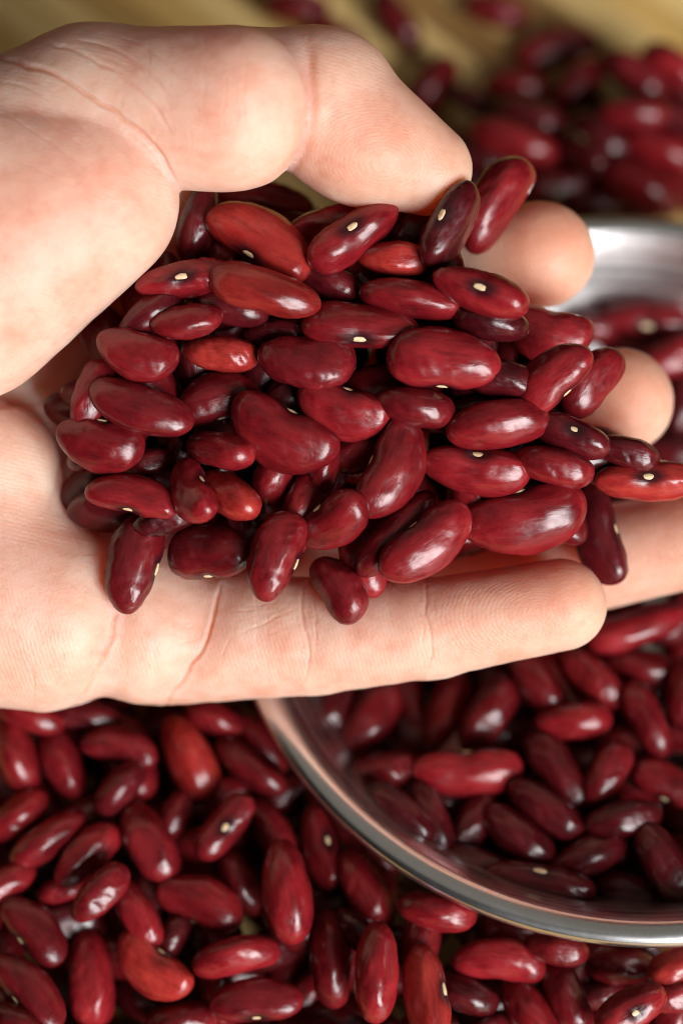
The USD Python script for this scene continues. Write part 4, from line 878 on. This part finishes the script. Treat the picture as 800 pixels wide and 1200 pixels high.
Hn 6 1 -22.59 27.91 83.37 0.8316 0.0418 0.0517 0.5514 15.02 7.65 5.89|red bean half under the ball of the thumb, cream eye at its right end
Hn 6 2 -17.56 18.73 76.47 -0.5144 0.0565 -0.0499 0.8542 11.98 7.19 5.75|small orange-red oval bean with a glint at its right end
Hn 5 0 -18.23 13.29 71.55 0.9767 0.0837 0.0089 -0.1974 13.56 7.72 5.94|matt dark red bean with a flat face left of the largest curved bean
Hn 5 1 0.95 9.41 74.14 0.3948 -0.0192 -0.1796 0.9008 15.06 8.54 6.57|smooth red bean right of the largest curved bean, its right end glossy
Hn 3 1 12.38 23.87 81.29 -0.5139 0.0764 -0.0674 0.8518 16.94 7.81 6.01|long slim maroon bean in the row under the thumb tip
Hn 7 0 14.35 20.28 74.86 -0.5137 0.0830 -0.0731 0.8508 15.65 8.77 6.74|dark bean whose back shows above the widest flat bean
Hn 2 3 25.62 12.16 76.08 -0.5137 0.0830 -0.0731 0.8508 12.31 7.39 5.91|purplish bean end glinting at the right of the widest flat bean
Hn 1 0 11.74 8.66 75.00 -0.5137 0.0830 -0.0731 0.8508 12.92 7.75 6.07|bean below the widest flat bean with a ribbed highlight
Hn 9 3 35.60 4.47 71.06 0.7317 -0.1106 -0.1846 0.6467 12.68 7.27 5.59|dark plum bean with a pale eye under the middle finger
Hn 5 1 33.63 23.62 70.99 0.2371 0.0082 -0.1280 0.9630 14.32 8.59 6.88|rusty brown-red flat bean with a bright upper rim below the index fingertip
Hn 5 1 -31.84 -1.25 68.31 0.9915 -0.1215 -0.0411 0.0202 14.57 6.41 4.95|curved bean lying on the palm above the wrinkled upright bean
Hn 8 1 -18.44 5.33 70.09 -0.5064 -0.1199 -0.3932 0.7580 14.00 6.80 5.60|small round bean end above the two rounded red ends, at the left
Hn 6 1 -6.62 -3.41 63.35 -0.4613 -0.4528 0.3495 0.6783 16.25 7.96 6.13|dull red bean behind the wrinkled bean that points at the little finger
Bn 5 1 -55.97 -23.19 21.38 -0.4990 0.4155 -0.4125 0.6389 14.51 8.77 6.75|red bean cut by the left edge just below the heel of the hand
Bn 9 0 -48.61 -24.02 18.80 -0.5122 0.3844 -0.4185 0.6439 13.96 8.65 6.65|upright dark bean second from the left edge below the hand
Bn 5 0 -38.47 -23.67 22.81 0.9789 -0.1347 -0.0229 -0.1520 13.29 6.16 4.76|curved maroon bean just below the palm crease
Bn 5 1 -22.95 -18.09 20.92 -0.5174 0.1368 -0.1826 0.8248 11.15 7.04 5.63|red bean half hidden by the lower edge of the little finger
Bn 7 0 -16.86 -26.82 20.18 -0.5255 0.2004 -0.2982 0.7712 15.09 8.06 6.20|bean sloping toward the rim with a pink glint at its lower end
Bn 2 1 -53.06 -18.01 24.81 -0.5181 0.1212 -0.1756 0.8283 11.85 7.22 5.55|bean showing as a sliver under the heel of the hand at far left
Bn 1 1 -55.62 -33.90 19.81 -0.5216 -0.2042 0.2781 0.7803 12.39 7.77 5.98|bean with a pale streak cut by the left edge, slanting upward
Bn 3 0 -50.12 -38.66 21.21 -0.5158 -0.1839 0.2185 0.8077 14.72 7.69 5.92|long dark bean slanting upward beside the left edge
Bn 6 0 -41.18 -49.52 25.11 -0.5078 -0.2628 0.2631 0.7771 11.80 7.45 5.95|brown bean slanting between the ridged bean and the plump glossy one
Bn 0 0 -5.77 -40.58 17.19 0.4297 -0.3276 -0.5494 0.6373 15.10 7.16 5.60|bean with cream eye near the rim
Bn 2 1 -57.42 -45.33 19.55 -0.5137 -0.1671 0.1821 0.8216 11.33 7.16 5.62|bean end at the left edge at mid-pile
Bn 8 1 1.07 -48.27 17.82 -0.5295 0.3335 -0.4260 0.6534 14.71 8.85 6.81|bean lying just outside the rim's lower left
Bn 0 1 12.30 -55.63 27.32 -0.5157 0.0566 -0.0833 0.8508 12.81 7.80 6.00|pale red bean half under the rim
Bn 2 1 24.98 -54.15 11.26 -0.5166 0.1026 -0.1406 0.8384 11.63 7.34 5.77|bean mostly hidden beneath the rim, pinkish end showing
Bn 9 0 -16.93 -66.33 18.51 0.9942 0.0113 0.0223 0.1042 15.17 7.19 5.53|long dark bean at the bottom edge with pale eye
Bn 3 0 -28.79 -67.72 14.49 -0.5156 -0.0377 0.0641 0.8536 12.37 7.82 6.08|bean cut by the bottom edge near the left
Bn 1 1 26.66 -69.15 15.81 -0.5205 0.2936 -0.3571 0.7179 14.65 9.06 6.97|bean slanting at the bottom edge under the rim
Bn 10 0 32.16 -67.13 17.53 -0.5023 0.4115 -0.4177 0.6355 14.25 8.23 6.33|dark bean standing beside the slanting one at the bottom edge
Bn 4 1 30.97 -61.14 22.73 -0.5181 0.0489 -0.1292 0.8441 10.43 6.59 5.27|small bean with lilac glint just under the rim
Bn 8 1 48.68 -68.87 20.08 -0.5163 -0.0258 0.0838 0.8519 9.86 6.23 4.98|bean at the right edge near the bottom corner
Bn 8 0 -54.35 -68.66 20.02 -0.5188 0.1181 -0.1805 0.8272 11.09 7.00 5.60|bean at the bottom left corner
In 4 1 16.37 -15.09 12.41 -0.3258 -0.2549 0.4924 0.7658 15.58 7.60 5.85|narrow bright bean standing in the bowl below the little finger
In 10 0 23.33 -18.02 17.05 -0.5115 -0.3089 0.3357 0.7281 15.40 9.24 7.39|dark oval bean right of the narrow bright one in the bowl
In 7 0 31.55 -13.96 20.54 -0.5248 0.3138 -0.3928 0.6869 14.91 8.73 6.71|bean coming out from behind the little fingertip
In 6 0 4.48 -28.94 19.57 -0.5159 -0.0330 0.0720 0.8530 13.66 8.19 6.55|dull bean near the left wall of the bowl
In 1 0 49.91 -11.29 18.26 -0.5151 0.0742 -0.0878 0.8494 13.94 7.69 5.92|dark bean below the pale one near the ring finger
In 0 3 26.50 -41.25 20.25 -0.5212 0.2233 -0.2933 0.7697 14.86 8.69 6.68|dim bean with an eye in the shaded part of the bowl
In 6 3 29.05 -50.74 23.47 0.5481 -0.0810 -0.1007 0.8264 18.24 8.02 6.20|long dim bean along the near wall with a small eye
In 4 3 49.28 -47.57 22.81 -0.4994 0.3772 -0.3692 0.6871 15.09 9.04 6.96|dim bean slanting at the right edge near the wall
In 3 0 56.05 -17.11 20.05 -0.4886 -0.4803 0.4571 0.5672 13.16 7.89 6.09|bean cut by the right edge in the bowl
In 8 1 61.61 48.86 20.52 -0.5159 -0.1303 0.1610 0.8312 17.77 10.21 7.85|red bean at the right edge beside the middle fingertip
Tn 4 3 48.89 96.93 18.69 0.4487 -0.4497 -0.2944 0.7139 15.33 7.98 6.14|small blurred bean with a dot of an eye in the far heap
Tn 6 0 43.84 92.33 14.62 0.9762 0.0948 -0.0134 0.1944 13.11 7.87 6.17|bean with a pale eye beyond the index fingertip
Tn 10 0 59.77 104.87 19.57 -0.5153 0.0010 -0.0406 0.8561 13.78 8.27 6.61|level bean with a bright right end in the far heap
Tn 4 0 61.41 119.43 13.55 -0.5261 0.2239 -0.3207 0.7551 16.45 9.50 7.39|slanting dark bean on the right of the far heap
Tn 1 1 39.57 125.29 3.67 -0.5151 0.0317 -0.0404 0.8556 14.41 8.65 6.92|level bean with lilac glint left in the far heap
Tn 3 1 69.35 120.20 14.70 -0.5175 0.2143 -0.2628 0.7856 14.17 8.50 6.80|bean at the far right edge near the top
Tn 7 0 15.61 143.94 4.00 -0.5115 0.3350 -0.3645 0.7023 15.84 9.50 7.60|lone blurred bean on the bamboo at the top, slanting down
Tn 0 0 36.47 145.49 3.48 -0.5124 0.1164 -0.1016 0.8447 14.35 8.61 6.89|bean on the bamboo at the top edge right of the lone one
Tn 6 0 3.26 141.29 3.13 -0.5099 0.2049 -0.2010 0.8109 12.61 7.56 6.05|blurred bean on the bamboo just beyond the thumb joint
Tn 0 0 -5.18 148.65 3.57 -0.5153 0.0422 -0.0567 0.8541 15.12 8.88 6.83|blurred bean cut by the top edge above the thumb
Tn 5 0 22.00 125.60 4.22 -0.5086 -0.3137 0.3289 0.7313 16.41 9.84 7.87|separate bean leaning beyond the thumb, above its tip
Hn 4 2 9.97 30.55 82.76 -0.5148 0.0365 -0.0323 0.8559 11.69 6.91 5.31|short pointed bright red bean just below the thumb's pad
Hn 7 3 18.44 33.18 87.44 0.5746 0.1991 0.4577 0.6487 14.96 8.32 6.40|dark bean wedged between thumb tip and index finger, eye on its left
Hn 1 1 22.46 22.11 85.29 0.8136 -0.1233 -0.1549 0.5467 15.41 8.41 6.47|red bean with cream eye and dark patch below the index fingertip
Hn 2 2 -10.20 24.52 84.44 -0.3977 0.1078 -0.1226 0.9029 17.75 8.75 6.73|slim orange-red bean directly below the brightest bean
Hn 2 1 3.69 33.60 85.03 0.7395 0.1586 0.2449 0.6066 16.60 8.44 6.49|glossy maroon bean slanting upward with cream eye, under the thumb
Hn 5 2 -10.57 35.17 82.71 0.9507 -0.2905 -0.1040 0.0326 18.67 9.41 7.24|brightest orange-red bean with black-ringed eye on its lower left side
Hn 1 1 -30.05 17.08 80.39 0.0635 0.0412 -0.1670 0.9831 13.09 7.85 6.28|smooth plump red bean against the ball of the thumb
Hn 1 1 -36.52 6.60 71.57 0.3201 -0.0030 -0.1282 0.9387 14.00 8.40 6.72|smooth rounded bean at the left edge of the heap
Hn 9 0 -29.77 9.80 76.36 -0.0240 0.0644 -0.1872 0.9799 17.08 7.76 5.97|long matt brownish-red bean above the leftmost rounded one
Hn 6 0 -4.33 15.61 78.18 0.0688 0.0155 -0.0647 0.9954 15.23 9.04 6.95|wrinkled plump bean with specks in the middle of the heap
Hn 2 1 4.10 20.17 80.25 0.9799 -0.0507 -0.0275 0.1911 18.27 8.04 6.21|long bean with a bright cream eye on its lower edge in mid-heap
Hn 9 1 39.86 15.18 68.90 0.8451 0.4051 -0.0316 -0.3475 13.40 7.42 5.70|bean leaning on the middle fingertip with a long highlight on its right side
Hn 3 1 33.01 11.09 77.46 0.9170 0.2814 0.2135 -0.1853 14.00 7.68 6.14|crimson bean with its eye at the lower tip left of the middle fingertip
Hn 8 1 32.63 0.40 69.24 -0.5133 0.0963 -0.0847 0.8486 12.91 7.54 5.80|short smooth bean above the big striped bean at the right
Hn 0 2 47.31 -0.09 64.18 0.8088 -0.0132 -0.0178 0.5877 16.59 8.05 6.19|bright red bean lying across the ring finger with large cream eye
Hn 8 3 40.90 -2.21 50.80 0.2937 -0.0480 -0.6386 0.7096 17.03 7.70 5.92|dark plum bean hanging between little finger and ring finger, eye on its right edge
Hn 3 0 8.24 -6.89 63.20 -0.4950 -0.3007 0.2489 0.7763 17.31 8.09 6.22|dark slim bean squeezed between the two slanting beans above the little finger
Hn 1 1 -1.36 -6.55 67.41 0.4486 -0.3020 0.2468 0.8041 14.00 7.63 5.87|stubby bean with a gleam, upper neighbour of the one on the finger joint
Hn 10 0 -1.05 -13.21 57.63 0.8219 -0.4834 0.1071 -0.2815 11.93 7.16 5.73|dark oval bean resting on the middle joint of the little finger
Hn 6 1 -10.25 -11.25 66.03 0.8149 0.5534 0.0696 -0.1575 14.60 8.11 6.24|dented bean pointing down at the root of the little finger
Hn 2 2 -16.88 -1.50 67.40 -0.5493 -0.0183 -0.5112 0.6608 14.00 7.98 6.38|round bean end with gleam between the two small upright ones
Hn 5 1 -22.44 -1.73 69.98 0.1797 -0.3590 -0.4794 0.7804 14.00 6.80 5.60|small curved bean standing beside the round bean end
Hn 5 1 -10.42 2.77 63.38 -0.3435 -0.5894 0.0452 0.7297 14.00 8.22 6.58|bean poking out from beneath the largest curved bean
Hn 2 0 -20.54 -7.80 61.11 0.9699 -0.0836 0.2006 -0.1096 14.23 8.54 6.83|squat dark bean with broad gleam resting at the root of the little finger
Bn 4 0 -33.72 -39.56 20.39 -0.5187 0.3396 -0.3951 0.6778 15.47 9.50 7.60|smooth dark oval bean in the middle of the left pile
Bn 4 0 -52.32 -53.39 19.82 0.9075 -0.4036 -0.0965 0.0648 14.08 7.30 5.61|bean with a pale eye at its lower end beside the left edge
Bn 4 0 -52.75 -63.46 19.83 0.8882 -0.4198 -0.0862 0.1656 15.89 7.36 5.69|large dark bean in the bottom left corner with an eye on its lower side
Bn 0 2 -27.15 -24.52 19.07 -0.5628 0.4102 -0.3589 0.6215 16.38 9.50 7.60|large orange-red bean below the root of the little finger
Bn 5 0 -21.28 -38.40 22.50 0.7513 0.2788 0.3018 0.5164 13.08 8.04 6.18|dark bean showing a round white eye, left of the rim
Bn 6 1 -43.75 -41.85 21.54 0.7994 0.3182 -0.1709 -0.4800 13.75 7.14 5.49|ridged slanting bean with a bright lower edge in the left pile
Bn 8 1 -43.73 -59.88 13.86 -0.4713 0.5134 -0.4558 0.5537 16.53 9.50 7.46|upright dull red bean standing near the bottom left
Bn 5 0 -4.75 -59.71 18.75 -0.4885 0.5052 -0.4826 0.5227 16.13 8.75 6.73|upright dark bean left of the twin upright one at the bottom
Bn 3 1 2.33 -64.53 26.32 -0.5006 -0.4806 0.4835 0.5335 16.27 9.07 6.98|upright red bean below the rim, the right one of two side by side
Bn 7 2 10.01 -68.28 24.48 0.2458 -0.1570 -0.6442 0.7071 16.39 7.59 5.87|bright bean standing on the bottom edge with an eye on its right side
Bn 5 1 21.96 -62.12 19.98 0.9120 -0.0676 0.0300 -0.4035 15.13 7.01 5.41|long curved bean lying below the rim with twin glints
Bn 3 1 41.80 -62.24 15.13 -0.5152 0.0028 -0.0377 0.8562 11.37 7.18 5.75|short oval bean under the rim's lowest point
Bn 2 2 50.34 -63.92 20.81 -0.5090 -0.1704 0.1446 0.8312 11.19 7.07 5.66|bright bean at the right edge under the rim
Bn 9 1 41.26 -72.03 24.24 0.8165 0.2038 0.1535 0.5179 12.86 8.12 6.36|bean with an eye on top at the bottom right
Bn 5 1 -19.94 -59.58 20.55 0.7176 0.0759 -0.0357 -0.6914 14.52 7.67 5.90|lying bean with a rough gleam, right of the orange curved bean
Bn 5 2 -33.24 -60.22 19.56 0.2408 -0.0917 -0.3385 0.9050 14.77 7.84 6.03|bright orange-red curved bean in the lower left pile
Bn 10 1 -25.66 -49.87 19.33 0.9651 -0.2227 -0.0032 -0.1376 15.16 8.23 6.33|plump glossy bean with its eye on the lower edge in the left pile
In 4 0 3.08 -18.14 16.28 -0.5166 -0.3003 0.3479 0.7224 16.23 9.74 7.79|large dark bean with lilac glint near the bowl's left wall
In 6 1 40.85 -13.36 20.31 -0.5258 0.2369 -0.3298 0.7474 14.89 8.34 6.41|pointed bean with bright tip right of the little finger
In 2 0 49.30 -21.97 20.94 -0.5080 0.3899 -0.4116 0.6484 14.00 7.52 6.02|brownish oval bean with bright tip on the right in the bowl
In 2 1 49.18 -5.27 21.56 -0.3603 -0.0733 0.1211 0.9221 18.17 8.06 6.20|pale glossy bean right under the ring finger
In 8 0 41.65 -31.71 21.44 -0.5616 -0.3786 0.3116 0.6665 12.91 7.75 6.20|bean with a triangular face in the middle right of the bowl
In 2 1 52.45 -32.71 18.10 0.9683 -0.2415 -0.0532 0.0342 13.84 6.62 5.10|bean with an eye near the right edge of the bowl
In 1 0 57.21 56.91 21.51 0.9606 -0.0200 -0.0358 0.2750 17.31 8.85 6.81|bean with a white eye by the far wall, right of the index fingertip
Tn 5 1 64.27 99.37 15.16 -0.5238 0.1098 -0.2252 0.8142 17.27 9.50 7.60|bean at the right edge beyond the bowl
Tn 5 1 59.72 91.35 14.53 -0.5198 0.1658 -0.2312 0.8055 18.30 10.98 8.78|large bean right behind the bowl's far rim
Tn 0 1 51.02 120.92 8.64 -0.5097 -0.2856 0.3008 0.7537 15.19 9.11 7.29|red bean slanting upward under the brightest far bean
Tn 7 1 36.14 101.22 17.17 -0.5206 0.1101 -0.1933 0.8243 19.08 11.00 8.46|long sloping bean beyond the upright bean at the index finger
Hn 8 1 26.68 44.34 76.61 0.7506 0.4552 -0.1121 -0.4657 17.69 8.63 6.63|upright bean leaning on the index fingertip, topmost by the thumb tip
Hn 2 1 16.51 13.76 79.68 0.9718 -0.0751 -0.0060 -0.2233 17.58 9.19 7.07|widest flat bean with its eye below, right of mid-heap
Hn 7 1 24.35 5.67 73.36 0.7188 0.0437 -0.0218 -0.6935 16.17 9.22 7.09|pointed oval bean with a long streak of light, right of mid-heap
Hn 5 1 -8.46 6.34 72.71 0.3182 -0.0075 -0.2664 0.9098 18.04 9.91 7.62|largest curved smooth bean on top of the heap's left half
Hn 5 1 7.70 0.55 70.40 0.2374 -0.0169 0.5285 0.8149 17.29 8.83 6.79|bean standing upright in the lower middle of the heap
Hn 0 1 20.79 0.76 68.57 0.6118 -0.0325 -0.0872 0.7855 16.90 8.40 6.46|bean with pale eye on its upper edge below the streaked oval bean
Hn 9 1 12.62 -10.26 66.18 0.2945 0.0017 0.3085 0.9045 16.90 8.50 6.54|slanting crimson bean resting above the little finger's end joint
Hn 6 0 -32.33 -8.56 60.53 0.7867 0.5946 0.0802 -0.1453 16.32 8.83 6.79|wrinkled upright bean at the lower left, resting on the palm crease
Bn 0 1 -11.34 -50.41 24.97 -0.4982 0.4745 -0.4727 0.5505 17.34 9.50 7.60|brightest upright bean left of the bowl, big white gleam at its foot
In 10 1 37.15 -21.90 21.40 -0.5148 -0.0175 -0.0036 0.8571 13.00 7.80 6.24|small bright bean with a pale ridge in the bowl
In 0 1 18.84 -29.89 21.05 0.3256 0.0250 -0.0005 0.9452 18.53 8.16 6.30|long level bean in the middle of the bowl
Tn 9 1 48.47 135.46 2.79 0.9657 0.1054 -0.0087 -0.2372 18.12 7.97 6.16|brightest far bean with a long pale highlight, at the top
Hn 1 1 27.99 -4.87 62.59 0.3645 0.0052 0.0752 0.9281 20.16 10.51 8.08|big mottled bean with broad gleam just above the little fingertip
"""

# ------------------------------------------------------------------ kidney beans
# shapes of length, width and thickness 1: eleven seed coats (number six shrivelled), each with its eye (hilum) as a part
def bean_shape(seed):
    rg = np.random.default_rng(100 + seed)
    bend = [0.045, 0.065, 0.035, 0.08, 0.055, 0.11, 0.055, 0.03, 0.07, 0.05, 0.06][seed]
    pw = [2.5, 2.3, 2.9, 2.4, 2.2, 2.6, 2.3, 2.1, 3.0, 2.4, 2.7][seed]
    skew = rg.uniform(-0.16, 0.16)
    nu, nv = 40, 30
    th = np.linspace(0, np.pi, nu)
    u = -np.cos(th)
    ph = np.arange(nv) * 2 * np.pi / nv
    U, P = np.meshgrid(u, ph, indexing="ij")
    rad = np.maximum(1 - np.abs(U) ** pw, 0) ** (1 / 2.05)
    rad = rad * (1 + skew * U)
    cy, cz = np.cos(P), np.sin(P)
    ex = 0.92
    x = 0.5 * U
    y = 0.5 * rad * np.sign(cy) * np.abs(cy) ** ex
    z = 0.5 * rad * np.sign(cz) * np.abs(cz) ** ex
    # the side of the eye (+y) is drawn in, the back swells
    y = y + bend * 2.0 * (U ** 2 - 0.35) * (1 - 0.25 * U ** 2)
    dent = np.exp(-(U / 0.22) ** 2) * np.clip(cy, 0, 1) ** 3
    y = y - 0.055 * dent
    v = np.stack([x, y, z], -1)
    lump = meshkit.fbm(v * 3.1 + seed * 7, 3, seed) - 0.5
    v[..., 1:] *= (1 + 0.22 * lump)[..., None]
    for _ in range(3):                                   # flats where it lay against its neighbours in the pod
        a = rg.normal(size=3) * [0.35, 1, 1]; a /= np.linalg.norm(a * [1, 1, 1])
        h = v @ a; lim = np.quantile(h, rg.uniform(0.93, 0.98)); over = np.maximum(h - lim, 0)
        v = v - (0.65 * over)[..., None] * a
    if seed == 6:
        wr = meshkit.fbm(v * [3.5, 7, 7] + 31, 4, 5); wr = np.abs(wr - 0.5) * 2
        v[..., 1:] *= (1 - 0.075 * np.exp(-(wr / 0.12) ** 2) * (rad > 0.25))[..., None]
    else:
        wr = meshkit.fbm(v * [2.5, 5, 5] + 11 * seed, 3, 15 + seed)
        v[..., 1:] *= (1 - 0.035 * np.exp(-((wr - 0.5) / 0.035) ** 2) * (rad > 0.4))[..., None]
    verts = [v[0, 0] * [1, 1, 1]] + list(v[1:-1].reshape(-1, 3)) + [v[-1, 0]]
    verts = np.array(verts)
    f = []
    for j in range(nv):
        f.append([0, 1 + (j + 1) % nv, 1 + j])
        b = 1 + (nu - 3) * nv
        f.append([len(verts) - 1, b + j, b + (j + 1) % nv])
    for i in range(nu - 3):
        for j in range(nv):
            a, b, c, e = 1 + i * nv + j, 1 + i * nv + (j + 1) % nv, 1 + (i + 1) * nv + j, 1 + (i + 1) * nv + (j + 1) % nv
            f += [[a, b, e], [a, e, c]]
    m = trimesh.Trimesh(verts, np.array(f), process=False)
    if m.volume < 0: m.invert()
    # where the eye sits: the surface point above x = 0 on the +y side
    near = (np.abs(verts[:, 0]) < 0.06) & (np.abs(verts[:, 2]) < 0.08) & (verts[:, 1] > 0)
    top = verts[near][:, 1].mean()
    d = np.sqrt((verts[:, 0] / 0.115) ** 2 + ((verts[:, 1] - top) / 0.16) ** 2 + (verts[:, 2] / 0.15) ** 2)
    hil = np.clip(1.9 - d, 0, 1) * 0.95
    e = trimesh.creation.icosphere(2)
    ev = np.array(e.vertices) * [0.072, 0.030, 0.078]
    ev *= (1 + 0.35 * (meshkit.fbm(ev * 22 + seed * 5, 2, seed) - 0.5))[:, None]
    ev = ev + [rg.uniform(-0.01, 0.01), top - 0.012, 0]
    return m, hil, (ev, e.faces)


SHAPES = [bean_shape(i) for i in range(11)]
made_class = {}


def bean_class(kind, colour):
    if (kind, colour) not in made_class:
        path = f"/World/bean_pattern_{kind * 4 + colour:03d}"
        stage.CreateClassPrim(path)
        m, hil, eye = SHAPES[kind]
        c = usdkit.mesh(stage, path + "/seed_coat", m, COATS[colour], smooth=True)
        UsdGeom.PrimvarsAPI(c).CreatePrimvar("hil", Sdf.ValueTypeNames.FloatArray, "vertex").Set(np.asarray(hil, np.float32).tolist())
        usdkit.mesh(stage, path + "/hilum", eye, M_HILUM, smooth=True)
        made_class[(kind, colour)] = path
    return made_class[(kind, colour)]


GROUPS = {"H": "kidney beans heaped in the hand", "B": "kidney beans piled beside the bowl", "I": "kidney beans in the bowl", "T": "kidney beans scattered beyond the bowl"}
PLAIN = {"H": "dark red kidney bean low in the palm, mostly covered by other beans", "B": "dark red kidney bean low in the pile beside the bowl, mostly covered by others",
         "I": "dark red kidney bean low in the steel bowl, mostly covered by others", "T": "dark red kidney bean low in the blurred heap beyond the bowl"}
STUFF = {"H": "kidney beans buried deepest in the palm", "B": "kidney beans buried deepest in the pile beside the bowl", "I": "kidney beans buried deepest in the bowl", "T": "kidney beans buried deepest in the far heap"}
deep = {}
for row in BEANS.strip().split("\n"):
    head, label = row.split("|")
    h = head.split(); where, how = h[0]
    n = list(map(float, h[3:]))
    kind, colour, pos, q, dim = int(h[1]), int(h[2]), np.array(n[:3]) * 0.001, n[3:7], np.array(n[7:10]) * 0.001
    if how == "s":
        deep.setdefault(where, []).append((kind, colour, pos, q, dim))
        continue
    x = UsdGeom.Xform.Define(stage, numbered("kidney_bean"))
    p = x.GetPrim()
    p.GetReferences().AddInternalReference(bean_class(kind, colour)); p.SetInstanceable(True)
    x.AddTranslateOp().Set(Gf.Vec3d(*pos)); x.AddOrientOp().Set(Gf.Quatf(q[3], q[0], q[1], q[2])); x.AddScaleOp().Set(Gf.Vec3f(*dim.tolist()))
    tag(p, label or PLAIN[where], "bean", GROUPS[where])
for where, items in deep.items():
    pi = UsdGeom.PointInstancer.Define(stage, numbered("buried_beans"))
    kinds = sorted({(a, b) for a, b, *_ in items})
    for i, (a, b) in enumerate(kinds):
        path = f"{pi.GetPath()}/bean_{i:03d}"
        stage.DefinePrim(path, "Xform").GetReferences().AddInternalReference(bean_class(a, b))
        pi.GetPrototypesRel().AddTarget(path)
    pi.CreateProtoIndicesAttr([kinds.index((a, b)) for a, b, *_ in items])
    pi.CreatePositionsAttr([Gf.Vec3f(*i[2].tolist()) for i in items])
    pi.CreateOrientationsAttr([Gf.Quath(i[3][3], i[3][0], i[3][1], i[3][2]) for i in items])
    pi.CreateScalesAttr([Gf.Vec3f(*i[4].tolist()) for i in items])
    tag(pi.GetPrim(), STUFF[where], "beans", kind="stuff")
